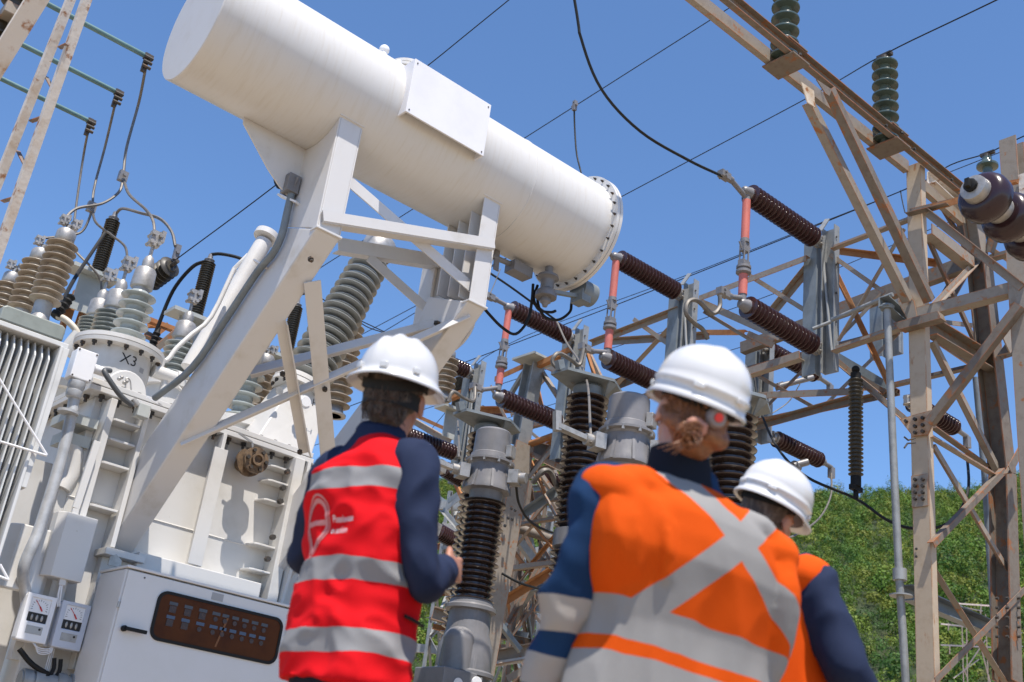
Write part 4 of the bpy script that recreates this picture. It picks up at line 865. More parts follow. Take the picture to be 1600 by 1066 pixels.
for p0, p1, d, a, m_, k in (
    ((771, 950), (866, 890), 15, .10, ORANGE, 'L'), ((797, 817), (872, 765), 15, .10, DGALV, 'L'), ((799, 822), (900, 856), 15.5, .13, RUST, 'T'), ((801, 831), (862, 915), 15.5, .10, GALV, 'L'),
    ((772, 960), (815, 1016), 14, .09, DGALV, 'L'), ((764, 1030), (834, 1017), 14.5, .12, TAN, 'C'), ((764, 1040), (834, 1029), 14.5, .07, RUSTW, 'L'), ((794, 1062), (834, 1040), 14, .09, TAN, 'L'),
    ((845, 764), (890, 826), 17, .10, TAN, 'L'), ((828, 764), (842, 812), 17, .07, TAN, 'L'), ((862, 790), (845, 890), 20, .09, GALV, 'L'), ((875, 820), (868, 920), 20, .09, GALV, 'L'), ((845, 890), (830, 985), 20, .10, GALV, 'L'),
    ((805, 866), (846, 858), 20, .10, GALV, 'F'), ((800, 885), (870, 870), 21, .08, GALV, 'L'), ((830, 900), (872, 845), 19, .08, DGALV, 'L'), ((820, 850), (875, 930), 20, .07, GALV, 'L'), ((808, 930), (860, 918), 18, .10, GALV, 'C'),
    ((800, 940), (850, 948), 17, .12, DGALV, 'C'), ((785, 900), (800, 960), 16, .06, ORANGE, 'L'), ((812, 955), (803, 1000), 17, .05, TAN, 'L'), ((770, 985), (830, 1003), 16, .10, RUST, 'C'),
    ((690, 858), (715, 848), 17, .06, GALV, 'L'), ((690, 820), (735, 838), 17, .08, GALV, 'L'), ((688, 880), (730, 866), 17, .07, GALV, 'L'), ((700, 900), (735, 925), 16, .07, DGALV, 'L'), ((676, 958), (702, 966), 14, .10, TAN, 'C'), ((676, 978), (700, 984), 14, .07, ORANGE, 'L'),
    ((850, 780), (880, 775), 18, .07, GALV, 'L'), ((835, 790), (890, 806), 19, .07, DGALV, 'L'), ((865, 905), (885, 880), 18, .08, GALV, 'L'), ((705, 940), (690, 1000), 16, .05, TAN, 'L'), ((815, 830), (800, 905), 18, .10, RUSTW, 'L'), ((890, 790), (905, 850), 18, .06, GALV, 'L'),
):
    mem(clut, D(*p0, d), D(*p1, d), a, m_, k, 'member')
rc = random.Random(21)
for i in range(52):
    d = rc.uniform(14.5, 22); x, y = rc.uniform(690, 885), rc.uniform(760, 1010); an = math.radians(rc.choice((82, 80, 52, -52, 40, -40, 12, -8, 60, -62)) + rc.uniform(-6, 6)); L = rc.uniform(25, 62)
    mem(clut, D(x - L * math.cos(an), y - L * math.sin(an), d), D(x + L * math.cos(an), y + L * math.sin(an), d + rc.uniform(-.6, .6)), rc.uniform(.05, .10), rc.choice((GALV, DGALV, TAN, RUST, DGALV, ORANGE)), 'L', 'member')

def mast(base, w, h, n, m, label, az=.3, a=.045):
    t = thing('lattice_mast', label, 'mast', base, 'lattice masts behind the breakers'); b_ = np.array(base); ca, sa = math.cos(az), math.sin(az)
    cor = lambda k, z: b_ + A3(ca * (-w, w, w, -w)[k] / 2 - sa * (-w, -w, w, w)[k] / 2, sa * (-w, w, w, -w)[k] / 2 + ca * (-w, -w, w, w)[k] / 2, z)
    for k in range(4): mem(t, cor(k, 0), cor(k, h), a * 1.6, m, 'L', 'leg')
    for i in range(n):
        z0, z1 = h * i / n, h * (i + 1) / n
        for k in range(4):
            k2 = (k + 1) % 4; mem(t, cor(k, z0), cor(k2, z1), a, m, 'L'); 
            if (i + k) % 2: mem(t, cor(k2, z0), cor(k, z1), a, m, 'L')
    for z in (h * .55, h * .97): mem(t, b_ + A3(-ca * 1.3, -sa * 1.3, z), b_ + A3(ca * 1.3, sa * 1.3, z), a * 1.8, m, 'C', 'crossarm')
    return t
for (px, py, d, h, w, m_, lab) in ((840, 1000, 15.5, 5.2, .55, RUST, 'rust brown lattice mast nearest behind the breaker poles'), (872, 1000, 20, 6.3, .7, GALV, 'grey lattice mast behind the raised blue sleeve'), (708, 1000, 18, 5.6, .6, GALV, 'grey lattice mast just right of the red vested worker'), (812, 1000, 24, 7.2, .8, DGALV, 'dark grey lattice mast farthest behind the breakers')):
    q = D(px, py, d); mast((q[0], q[1], 0), w, h, 7, m_, lab, .4 + d * .1)
for (q0, q1, Y, lab) in (((684, 830), (714, 848), 11.5, 'small brown insulator low beside the navy sleeve'), ((694, 733), (722, 750), 11.5, 'brown insulator half hidden left of the left grey cast head'), ((750, 644), (780, 655), 12.5, 'dark brown insulator behind the middle tower column'), ((842, 742), (870, 752), 12.5, 'brown insulator between lattice members right of the middle column')):
    P0, P1 = AY(*q0, Y), AY(*q1, Y); t = thing('post_insulator', lab, 'insulator', P0, 'small brown insulators low in the yard'); insulator('porcelain', P0, P1, .075, .11, 10, PORC, t)
    b = MB(); dd = _n(P1 - P0); b.lathe(P1, dd, [(0, .08), (.05, .05), (.2, .04)], 12); b.beam(P0 - dd * .12, P0, .12, .16); b.build('end_fitting', ALU, t, smooth=40)

# ------------------------------------------------------------------ disconnector switches
GD = 'disconnector switches in a row on the gantry'
def fitting(b, p, d, s=1.0):
    p = np.array(p); d = _n(d)
    b.lathe(p, d, [(0, .075 * s), (.02, .08 * s), (.025, .055 * s), (.07, .05 * s)], 16)
    b.beam(p + d * .05, p + d * .14, .05 * s, .11 * s, EZ); b.beam(p + d * .02 - EZ * .09 * s, p + d * .02 + EZ * .09 * s, .03, .10 * s, EX)
    for k in (-1, 1): b.hexb(p + d * .09 + EZ * .04 * k - EY * .05, EY, .016, .1)
def disconnector(label, Y, uL, uR, lL, lR, arm0, arm1, tu, tl, post0, post1, vis=True):
    t = thing('disconnector_switch', label, 'switch', AY(*lR, Y), GD)
    U0, U1, L0, L1 = AY(*uL, Y), AY(*uR, Y), AY(*lL, Y), AY(*lR, Y)
    z = (U0[2] + U1[2]) / 2; U0[2] = U1[2] = z; z = (L0[2] + L1[2]) / 2; L0[2] = L1[2] = z
    insulator('upper_insulator', U0, U1, .072, .113, 18, PORC, t); insulator('lower_insulator', L0, L1, .072, .113, 18, PORC, t)
    for e, d, nm in ((U1, EX, 'end_fitting'), (L1, EX, 'end_fitting')):
        b = MB(); fitting(b, e, d); b.build(nm, ALU, t, smooth=40)
    A0, A1 = AY(*arm0, Y), AY(*arm1, Y); A1[0] = A0[0] = U0[0] - .03; A0[1] = A1[1] = Y
    ht = A0[2] - A1[2]; r = .042
    b = MB(); b.cyl(A0 - EZ * .02, A0 - EZ * ht * .42, r, 18); b.build('upper_arm', REDARM, t, smooth=40)
    b = MB(); b.cyl(A1 + EZ * ht * .24, A1 + EZ * .03, r * 1.05, 18); b.build('lower_arm', REDARM, t, smooth=40)
    b = MB(); zz = A0 - EZ * ht * .42; b.lathe(zz, -EZ, [(0, .045), (.04, .045)], 16); b.beam(zz - EZ * .03, zz - EZ * .14, .085, .06, EY)
    for k in (-1, 1):
        b.cyl(zz + A3(.03 * k, -.025, -.1), A1 + A3(.03 * k, -.025, ht * .34), .0085, 8); b.cyl(zz + A3(.03 * k, .03, -.1), A1 + A3(.03 * k, .03, ht * .34), .0085, 8)
        b.beam(zz + A3(.04 * k, 0, -.12), zz + A3(.085 * k, 0, -.06), .012, .012)
    q = A1 + EZ * ht * .36; b.beam(q, q - EZ * .05, .10, .07, EY); b.lathe(q - EZ * .05, -EZ, [(0, .05), (.01, .072), (.035, .072), (.04, .055), (.05, .055), (.06, .074), (.085, .074), (.1, .05)], 20)
    b.build('contact_fingers', CASTG, t, smooth=40)
    for e, A, tp, nm in ((U0, A0, tu, 'upper_terminal'), (L0, A1, tl, 'lower_terminal')):
        b = MB(); b.lathe(e - EX * .10, EX, [(0, .03), (.02, .05), (.06, .055), (.10, .07)], 16); b.cyl(A - EZ * .05, A + EZ * .03, .038, 14)
        T = AY(*tp, Y); T[1] = Y; T[2] = e[2] if nm == 'lower_terminal' else e[2] + .02; b.cyl(A + EX * .02, T + EX * .12, .026, 12); b.lathe(T + EX * .13, -EX, [(0, .036), (.06, .036)], 12); b.beam(T + EX * .08, T - EX * .05, .07, .07, EZ)
        for k in (-1, 1): b.hexb(T + A3(.0, -.05, .02 * k), EY, .014, .1)
        b.build(nm, CASTG, t, smooth=40)
    # post: two galvanised channels
    zb, zt_ = AY(*post1, Y)[2], U1[2] + .16; xx = U1[0] + .13
    b = MB(); b.chan((xx + .02, Y - .10, zb), (xx + .02, Y - .10, zt_), .09, .16, .009, EY, 1); b.build('post_channel', GALV, t)
    b = MB(); b.chan((xx + .02, Y + .12, zb), (xx + .02, Y + .12, zt_ - .06), .09, .16, .009, EY, -1); b.build('post_channel', DGALV, t)
    b = MB(); b.beam((xx - .06, Y - .02, zt_ - .05), (xx + .02, Y - .06, zt_ + .12), .06, .012, EX); b.build('arcing_horn', GALV, t)
    b = MB(); b.cyl((xx - .03, Y - .16, zb + .2), (xx + .03, Y + .02, zt_ - .12), .014, 8); b.build('linkage', GALV, t, smooth=40)
    b = MB()
    for zz_ in np.linspace(zb + .2, zt_ - .15, 5): b.hexb((xx + .0, Y - .185, zz_), -EY, .011, .008)
    b.build('gusset_bolt', BOLT, t)
    return U0, L0, A0, A1
DS = []
for a in (('red armed disconnector switch at upper right with the longest brown insulators', 6.24, (1170, 303), (1272, 372), (1166, 481), (1270, 537), (1158, 305), (1155, 462), (1130, 278), (1128, 460), (1280, 365), (1283, 585)),
          ('red armed disconnector switch just right of the tank flange', 8.10, (966, 404), (1056, 456), (949, 556), (1034, 607), (955, 402), (940, 545), (935, 388), (912, 540), (1075, 450), (1079, 612)),
          ('red armed disconnector switch hanging under the drain valve', 9.90, (799, 478), (886, 530), (782, 617), (872, 664), (789, 476), (773, 602), (764, 459), (742, 600), (900, 520), (888, 720)),
          ('red armed disconnector switch mostly hidden behind the first hard hat', 11.9, (652, 540), (728, 586), (622, 668), (708, 714), (640, 540), (626, 655), (620, 525), (600, 655), (745, 580), (735, 760))):
    DS.append(disconnector(*a))
# insulators hanging on the far side of the gantry
for nm, q0, q1, qf, Y, pq, lab in (('a', (1203, 545), (1274, 588), (1297, 598), 8.1, (1190, 540), 'brown insulator pointing down right beneath the lower disconnector insulator'),
                               ('b', (1212, 681), (1281, 724), (1299, 738), 8.1, (1190, 680), 'brown insulator above the low white hard hat'),
                               ('c', (1425, 628), (1491, 670), (1511, 690), 6.3, (1415, 620), 'brown insulator passing behind the gusset plate of the main column')):
    P0, P1 = AY(*q0, Y), AY(*q1, Y); P1[2] = P0[2] = (P0[2] + P1[2]) / 2
    t = thing('far_side_insulator', lab, 'insulator', P0, 'brown insulators on the far side of the gantry')
    insulator('porcelain', P0, P1, .075, .105, 15, PORC, t)
    b = MB(); fitting(b, P0 + EX * .0, -EX, .9); b.build('end_fitting', ALU, t, smooth=40)
    F = AY(*qf, Y); F[2] = P1[2] - .02; b = MB(); b.lathe(P1, EX, [(0, .08), (.05, .05), (.08, .05)], 14); b.cyl(P1, F, .03, 10); b.beam(F, F - EZ * .14, .06, .08, EX); b.build('terminal', CASTG, t, smooth=40)
for q0, q1, Y, lab in (((1189, 530), (1196, 700), 8.2, 'pair of grey channels hanging behind the tall hard hat'), ((1385, 455), (1392, 560), 6.6, 'grey channel post right behind the drive rod')):
    P0, P1 = AY(*q0, Y), AY(*q1, Y); P1[0] = P0[0]
    t = thing('channel_post', lab, 'post', P1, 'grey channel posts')
    for dy, m_ in ((-.10, GALV), (.12, DGALV)):
        b = MB(); b.chan((P0[0], Y + dy, P1[2]), (P0[0], Y + dy, P0[2]), .09, .16, .009, EY, 1 if dy < 0 else -1); b.build('channel', m_, t)
for q0, q1, Y, lab in (((1217, 603), (1263, 591), 8.1, 'grey switch blade arm under the upper far insulator'), ((1212, 650), (1232, 640), 8.1, 'short grey blade arm')):
    pass
b = MB(); b.cyl(AY(1216, 604, 7.9), AY(1270, 590, 7.7), .035, 10); b.beam(AY(1214, 605, 7.9), AY(1222, 602, 7.9), .06, .09); one(b, 'switch_blade', CASTG, 'grey tubular switch blade below the upper far insulator', 'blade', smooth=40)
b = MB(); b.cyl(AY(1240, 728, 8.1), AY(1262, 722, 8.0), .045, 10); b.lathe(AY(1240, 728, 8.1), EX, [(0, .07), (.08, .07)], 12); one(b, 'switch_blade', CASTG, 'short grey switch blade beside the low brown insulator', 'blade', smooth=40)

# long dark insulator hanging with a conductor clamp
p0, p1 = AY(1337, 592, 5.9), AY(1338, 745, 5.9); p1[0] = p0[0]
hi = thing('hanging_insulator', 'long dark ribbed insulator hanging alone over the wooded hill', 'insulator', p0)
insulator('porcelain', p0, p1, .048, .072, 24, BLACKI, hi)
b = MB(); b.cyl(p0, p0 + EZ * .06, .05, 12); b.ball(p0 + EZ * .1, .04); b.build('top_fitting', BLACK, hi, smooth=40)
b = MB(); b.cyl(p1, p1 - EZ * .1, .05, 12); b.beam(p1 - EZ * .12 - EX * .08, p1 - EZ * .12 + EX * .08, .05, .05, EZ); b.cyl(p1 - EZ * .12, p1 - EZ * .22, .025, 8); b.build('wire_clamp', BLACK, hi, smooth=40); HC = p1 - EZ * .22

# ------------------------------------------------------------------ current transformers (grey heads)
GC = 'current transformers with grey cast heads'
def ct(x, y, z, label, low=True):
    """z: level of head top"""
    t = thing('current_transformer', label, 'current transformer', (x, y, 0), GC); o = A3(x, y, z)
    b = MB(); b.lathe(o, -EZ, [(0, .02), (.002, .155), (.02, .172), (.24, .178), (.25, .192), (.30, .20), (.31, .235), (.33, .235), (.34, .20), (.36, .19), (.365, .15)], 40); b.build('head_cover', CASTG, t, smooth=40)
    b = MB(); b.lathe(o - EZ * .35, -EZ, [(0, .15), (.0, .19), (.18, .205), (.22, .22), (.25, .22), (.26, .16), (.35, .15), (.36, .20)], 32)
    for a in range(8):
        an = a * math.pi / 4 + .3; d = A3(math.cos(an), math.sin(an), 0); n_ = A3(-d[1], d[0], 0) * .012
        b.plate([o - EZ * .38 + d * .19 - n_, o - EZ * .60 + d * .19 - n_, o - EZ * .60 + d * .24 - n_], n_ * 2)
    b.build('head_housing', CASTG, t, smooth=30)
    b = MB()
    for a in range(10): an = a * math.pi / 5; b.hexb(o + A3(.222 * math.cos(an), .222 * math.sin(an), -.355), EZ, .014, .05)
    b.build('flange_bolt', ALU, t)
    for nm, an, s in (('terminal_pad', math.radians(165), 1), ('terminal_pad', math.radians(-60), 0)):
        d = A3(math.cos(an), math.sin(an), 0); b = MB(); q = o - EZ * .46 + d * .22
        b.beam(q, q + d * .10, .14, .13, EZ); b.cyl(q, q + d * .16, .05, 14); (b.beam(q + d * .14, q + d * .42 + EZ * .04, .07, .04, EZ), b.beam(q + d * .42 + EZ * .0, q + d * .44 + EZ * .16, .06, .05, d)) if s else None; b.build(nm, ALU, t, smooth=40)
    b = MB(); dd = A3(.35, -.94, 0); b.beam(o - EZ * .22 + dd * .18, o - EZ * .22 + dd * .24, .1, .12, EZ); b.build('vent_cover', ALU, t, bevel=.006)
    zb = z - .72 - .93
    insulator('porcelain', A3(x, y, z - .71), A3(x, y, zb), .150, .205, 17, PORCD, t, .19, 40)
    if low:
        B = A3(x, y, zb)
        b = MB(); b.lathe(B + EZ * .03, -EZ, [(0, .15), (.0, .19), (.05, .20), (.07, .235), (.10, .235), (.11, .19), (.30, .20), (.42, .245), (.62, .25), (.64, .285), (.67, .285), (.68, .24), (.95, .22), (1.3, .2)], 36)
        b.cyl(B + A3(-.16, -.1, -.62), B + A3(-.16, -.1, -.36), .14, 24); b.ball(B + A3(-.16, -.1, -.36), (.14, .14, .12), 20, 10); b.ball(B + A3(-.02, -.02, -.38), (.2, .2, .16), 20, 10)
        b.build('base_housing', CASTG, t, smooth=40)
        b = MB()
        for a in range(12): an = a * math.pi / 6; b.hexb(B + A3(.268 * math.cos(an), .268 * math.sin(an), -.655), -EZ, .015, .03)
        b.build('flange_bolt', ALU, t)
        b = MB(); b.abox(x - .46, x - .10, y - .34, y + .08, zb - 1.05, zb - .64); b.build('terminal_box', CASTG, t, bevel=.01)
        b = MB(); b.abox(x - .40, x - .20, y - .3412, y - .3402 + .0, zb - 1.0, zb - .82); b.build('nameplate', TAGM, t)
        b = MB(); b.lathe((x - .30, y - .345, zb - .76), -EY, [(0, .05), (.004, .05)], 20); b.build('round_tag', PALE, t)
        b = MB(); b.lathe((x - .10, y - .30, zb - .72), -EY, [(0, .06), (.05, .055), (.051, .04)], 20); b.build('oil_sight', PALE, t, smooth=40)
        b = MB(); b.abox(x - .35, x + .35, y - .35, y + .35, zb - 1.42, zb - 1.36); b.plate([(x + .24, y - .3, zb - 1.36), (x + .42, y - .3, zb - 1.36), (x + .40, y - .3, zb - 1.1), (x + .30, y - .3, zb - 1.0)], (0, .2, 0)); b.build('support_plate', CASTG, t, bevel=.004)
        b = MB()
        for sx in (-1, 1):
            for sy in (-1, 1): b.beam((x + sx * .28, y + sy * .28, 0), (x + sx * .28, y + sy * .28, zb - 1.42), .08, .08)
        b.build('support_legs', GALV, t)
    return t
ct(6.4, 8.13, AX(768, 676, 6.4)[2], 'current transformer with grey cast head between the first and second hard hats')
ct(6.3, 6.25, AX(984, 622, 6.3)[2], 'current transformer with grey cast head beside the cheek of the tall hatted worker')
# breaker poles
GBK = 'dark ribbed circuit breaker poles'
for (q, lab) in (((763, 672), 'dark ribbed breaker pole hidden behind the left grey cast head'), ((920, 612), 'dark ribbed breaker pole fully visible in the middle with plate on top'), ((1146, 640), 'dark ribbed breaker pole between the two orange vested workers')):
    P = AX(*q, 7.2); t = thing('breaker_pole', lab, 'breaker pole', (P[0], P[1], 0), GBK)
    insulator('porcelain', P - EZ * .06, P - EZ * 1.42, .150, .215, 20, PORCD, t, .205, 40)
    insulator('porcelain', P - EZ * 1.62, P - EZ * 3.0, .150, .215, 20, PORCD, t, .205, 40)
    b = MB(); b.lathe(P - EZ * 1.42, -EZ, [(0, .16), (.02, .2), (.18, .2), (.2, .16)], 28); b.build('mid_flange', CASTG, t, smooth=40)
    b = MB(); b.lathe(P - EZ * .08, EZ, [(0, .15), (.10, .16), (.14, .12)], 28); b.plate([P + A3(-.42, -.12, .06), P + A3(.05, -.30, .06), P + A3(.36, -.12, .06), P + A3(.36, .16, .06), P + A3(.05, .26, .06), P + A3(-.42, .12, .06)], EZ * .03); b.beam(P + A3(-.40, 0, .09), P + A3(-.44, 0, .18), .08, .06, EY); b.plate([P + A3(.0, -.28, .055), P + A3(.12, -.28, .055), P + A3(.06, -.16, -.08)], (0, .012, 0)); b.build('top_plate', DGALV, t, smooth=30)
    b = MB(); b.abox(P[0] - .25, P[0] + .25, P[1] - .25, P[1] + .25, 0, P[2] - 3.0); b.build('pedestal', GALV, t, bevel=.01)
# ------------------------------------------------------------------ left: slender laced column, tubes and beam
lc = thing('laced_column', 'flaking white twin rail laced column leaning at the far left', 'column', D(-60, 560, 7.6))
def rail(q0, q1, d0, d1, nm='rail'):
    b = MB(); b.chan(D(*q0, d0), D(*q1, d1), .055, .075, .007, EY, 1); b.build(nm, RUSTW, lc)
rail((149, -40), (-33, 480), 7.6, 7.2); rail((126, -40), (-59, 425), 7.9, 7.5)
for q0, q1 in (((93, 75), (104, 70)), ((72, 120), (84, 142)), ((48, 190), (68, 183)), ((28, 236), (42, 264)), ((4, 315), (24, 309))):
    b = MB(); b.beam(D(*q0, 7.8), D(*q1, 7.45), .03, .008, EY); b.build('lacing_bar', RUST, lc)
GT = 'teal tubes at the upper left'
for (e, lab) in (((230, 89), 'longest teal busbar tube ending nearest the tank'), ((184, 145), 'middle teal busbar tube crossing behind the laced column'), ((141, 190), 'lowest teal busbar tube at the left edge')):
    p = AZ(*e, 6.5); t = thing('busbar_tube', lab, 'tube', p, GT)
    b = MB(); b.cyl(p, p - EX * 5, .024, 12); b.build('tube', TEAL, t, smooth=40)
    b = MB(); b.beam(p - EX * .03, p + EX * .05, .05, .05); b.beam(p + EZ * .03, p - EZ * .16, .04, .04, EX)
    for k in range(3): b.hexb(p + A3(-.03, -.03, -.02 - k * .05), EX, .016, .08)
    b.build('end_clamp', BOLT, t)
lb = thing('laced_beam', 'weathered white channel beam in the top left corner carrying a dark insulator', 'beam', D(20, 60, 6))
b = MB(); b.chan(D(72, -24, 6), D(-30, 140, 6.0), .10, .10, .01, EY, 1); b.build('channel', RUSTW, lb)
ti = thing('post_insulator', 'dark insulator cut by the top left corner', 'insulator', D(22, 5, 6.1)); p = D(24, 16, 6.1)
insulator('porcelain', p, p + EZ * .5, .055, .09, 5, BLACKI, ti); b = MB(); b.abox(p[0] - .06, p[0] + .06, p[1] - .06, p[1] + .06, p[2] - .07, p[2]); b.build('base_block', TAN, ti, bevel=.005)
p = D(-6, 62, 6.1); ti = thing('post_insulator', 'dark insulator disc at the left edge under the corner beam', 'insulator', p); insulator('porcelain', p - EZ * .12, p + EZ * .14, .05, .10, 3, BLACKI, ti)

# ------------------------------------------------------------------ cable terminations on an orange rusty bracket frame
GTm = 'black cable terminations'
def term(q0, q1, Y, label, r=.075):
    P0, P1 = AY(*q0, Y), AY(*q1, Y); P1[0] = P0[0]; t = thing('cable_termination', label, 'termination', P0, GTm)
    insulator('porcelain', P0, P1, r * .72, r, 24, BLACKI, t)
    b = MB(); b.lathe(P1, EZ, [(0, r * .6), (.03, r * .75), (.05, r * .4), (.1, r * .3)], 14); b.build('top_cap', CASTG, t, smooth=40)
    b = MB(); b.plate([P0 + A3(-.28, -.12, -.05), P0 + A3(.2, -.12, -.05), P0 + A3(.2, .14, -.05), P0 + A3(-.28, .14, -.05)], EZ * .04); b.plate([P0 + A3(-.16, 0, -.05), P0 + A3(.12, 0, -.05), P0 + A3(.12, 0, -.45), P0 + A3(-.16, 0, -.45)], EY * .02); b.build('bracket', GREYP, t)
    return P1 + EZ * .1
TP = [term((152, 428), (177, 345), 11.0, 'black ribbed cable termination tallest above the grey turrets'), term((305, 495), (325, 410), 10.6, 'black ribbed cable termination left of the slanted leg'), term((446, 560), (459, 478), 11.0, 'black ribbed cable termination seen inside the support frame'), term((712, 640), (717, 590), 12.5, 'black ribbed cable termination right of the first hard hat')]
rf = thing('rusty_bracket_frame', 'orange rusted angle frame behind the grey bushings', 'frame', AY(150, 520, 11.2))
for q0, q1, Y, a, m_ in (((97, 520), (112, 462), 11.2, .07, ORANGE), ((104, 505), (120, 455), 11.3, .06, ORANGE), ((130, 515), (150, 458), 11.2, .16, ORANGE), ((118, 475), (148, 455), 11.1, .08, RUST), ((94, 490), (135, 452), 11.4, .07, TAN), ((148, 455), (172, 468), 11.1, .10, RUST), ((232, 498), (310, 528), 11.3, .08, ORANGE), ((228, 520), (268, 540), 11.3, .09, RUST), ((232, 508), (262, 508), 11.4, .06, ORANGE), ((240, 525), (262, 508), 11.3, .06, ORANGE), ((240, 548), (280, 515), 11.2, .07, RUST), ((160, 470), (161, 492), 11.2, .06, RUST), ((425, 640), (432, 600), 12.2, .06, ORANGE), ((474, 700), (480, 668), 12.2, .06, ORANGE), ((480, 668), (486, 690), 12.2, .06, ORANGE), ((484, 600), (494, 596), 12.2, .08, ORANGE)):
    mem(rf, AY(*q0, Y), AY(*q1, Y), a, m_, 'L', 'member')
b = MB(); b.lathe(AY(128, 525, 9.2), A3(.3, -.3, 1), [(-.2, .085), (.0, .085), (.001, .07)], 20); one(b, 'pipe_mouth', WHITE, 'open white pipe mouth beside the tan bushing platform', 'pipe', smooth=40)
b = MB(); b.tube([AY(90, 494, 9.3), AY(103, 500, 9.25), AY(118, 515, 9.2), AY(124, 530, 9.2)], .028, 10, 4); one(b, 'cream_cable', mat('cream_sheath', (.55, .50, .42), rough=.5), 'thick cream cable curving into the open white pipe mouth', 'cable', smooth=60)
q = AY(88, 490, 9.3); b = MB(); b.lathe(q - EZ * .03, A3(.35, 0, 1), [(0, .05), (.04, .05), (.05, .032), (.08, .045), (.1, .03), (.13, .045), (.15, .03), (.18, .042), (.2, .028), (.23, .04), (.25, .02)], 16); one(b, 'cable_boot', BLACK, 'black ribbed rubber boot at the end of the cream cable', 'boot', smooth=40)
q = AY(236, 545, 11.0); b = MB(); b.lathe(q, A3(.1, 0, 1), [(0, .05), (.04, .05), (.05, .03), (.08, .045), (.1, .03), (.13, .045), (.15, .03), (.18, .042), (.2, .028), (.25, .02)], 16); one(b, 'cable_boot', BLACK, 'black ribbed rubber boot below the termination left of the leg', 'boot', smooth=40)
q0, q1 = AY(234, 440, 10.0), AY(268, 415, 9.7); t = thing('tension_insulator', 'short black tension insulator on the thin wire left of the frame', 'insulator', q0)
insulator('porcelain', q0, q1, .06, .11, 6, BLACKI, t); b = MB(); b.cyl(q1, AY(278, 408, 9.6), .02, 8); b.build('hook', BOLT, t)

# ------------------------------------------------------------------ conductors
def wire(pts, r, label, m=CABLE, sub=6, nm='conductor', cat='cable', grp=None, n=6, ext=(0, 0)):
    pts = [np.array(p, float) for p in pts]
    if ext[0]: pts = [pts[0] + _n(pts[0] - pts[1]) * ext[0]] + pts
    if ext[1]: pts = pts + [pts[-1] + _n(pts[-1] - pts[-2]) * ext[1]]
    b = MB(); b.tube(pts, r, n, sub if len(pts) > 2 else 0); return one(b, nm, m, label, cat, grp, smooth=60)
z65 = lambda q: AZ(*q, 6.5)
TE = [z65((228, 104)), z65((180, 162)), z65((137, 208))]
wire([TE[0], AY(217, 160, 9.6), AY(198, 230, 9.5), AY(193, 272, 9.4)], .013, 'grey conductor dropping from the longest teal tube')
wire([AY(192, 280, 9.4), AY(186, 300, 9.3), AY(160, 318, 9.2), AY(120, 326, 9.1), AY(102, 342, 9.0), TB[0][0] + EZ * (TB[0][1] + .22)], .013, 'grey conductor arching from the drop to the tallest tan bushing')
wire([AY(193, 280, 9.4), AY(202, 304, 9.2), AY(228, 328, 8.9), AY(240, 348, 8.7), AY(241, 380, 8.55), GB[0] + EZ * .06], .013, 'grey conductor curving down onto the lettered turret bushing')
wire([TE[1], AY(164, 230, 10.2), AY(148, 290, 10.1), AY(144, 325, 10.0)], .012, 'grey conductor dropping from the middle teal tube')
wire([AY(143, 326, 10.0), AY(140, 340, 10.0), AY(128, 362, 10.0), AY(106, 368, 10.0), AY(72, 372, 10.0), TB[1][0] + EZ * (TB[1][1] + .24)], .012, 'grey conductor running to the middle tan bushing')
wire([AY(144, 326, 10.0), AY(150, 348, 9.9), AY(175, 368, 9.8), AY(195, 385, 9.7), AY(199, 405, 9.6), GB[1] + EZ * .05], .012, 'grey conductor running to the half hidden grey bushing')
wire([TE[2], AY(131, 240, 10.9), AY(122, 300, 10.9), AY(114, 362, 10.8)], .012, 'grey conductor dropping from the lowest teal tube')
wire([AY(112, 370, 10.8), AY(118, 392, 10.8), AY(145, 420, 10.7), AY(157, 440, 10.7), AY(158, 470, 10.6)], .012, 'grey conductor sagging in front of the tall black termination')
wire([AY(110, 372, 10.8), AY(102, 388, 10.8), AY(60, 420, 10.9), AY(30, 450, 11), TB[2][0] + EZ * (TB[2][1] + .2)], .012, 'grey conductor running to the bushing at the left edge')
for q, Y, lab in (((192, 276), 9.4, 'wire splice clamp highest under the longest teal tube'), ((143, 324), 10.0, 'wire splice clamp in the middle of the three drops'), ((112, 368), 10.8, 'wire splice clamp lowest beside the tan bushing')):
    b = MB(); p = AY(*q, Y); b.beam(p - EZ * .05, p + EZ * .05, .08, .05, EY); b.hexb(p - EY * .04, -EY, .02, .03); one(b, 'splice_clamp', CASTG, lab, 'clamp', 'splice clamps')
wire([TP[0], AY(182, 333, 11), AY(192, 326, 10.8), AY(220, 333, 10.5), AY(250, 342, 10.2), AY(268, 362, 9.9), AY(274, 385, 9.7)], .016, 'thick grey jumper looping from the tallest termination to the tension insulator')
b = MB(); p = AY(276, 395, 9.7); b.beam(p - EZ * .08, p + EZ * .08, .05, .05, EY); b.hexb(p - EY * .04, EY, .02, .08); one(b, 'wire_clamp', CASTG, 'bolted clamp at the lower end of the thick looping jumper', 'clamp')
wire([AY(175, 348, 11.05), AY(150, 385, 10.8), AY(120, 430, 10.3), AY(102, 462, 9.8), AY(92, 482, 9.35)], .020, 'black sheathed cable running from the tallest termination to the ribbed boot', BLACK)
wire([TP[1], AY(345, 397, 10.5), AY(370, 402, 10.3), AY(395, 412, 10.1)], .018, 'dark jumper from the termination toward the relief pipe', WIREM)
wire([AY(322, 408, 10.6), AY(300, 418, 10.7), AY(270, 455, 10.9), AY(245, 515, 11.0), AY(237, 535, 11.0)], .020, 'black sheathed cable hanging from the termination left of the leg', BLACK)
wire([TP[2], AY(470, 460, 11), AY(490, 458, 11)], .016, 'short dark jumper on the termination inside the frame', WIREM)
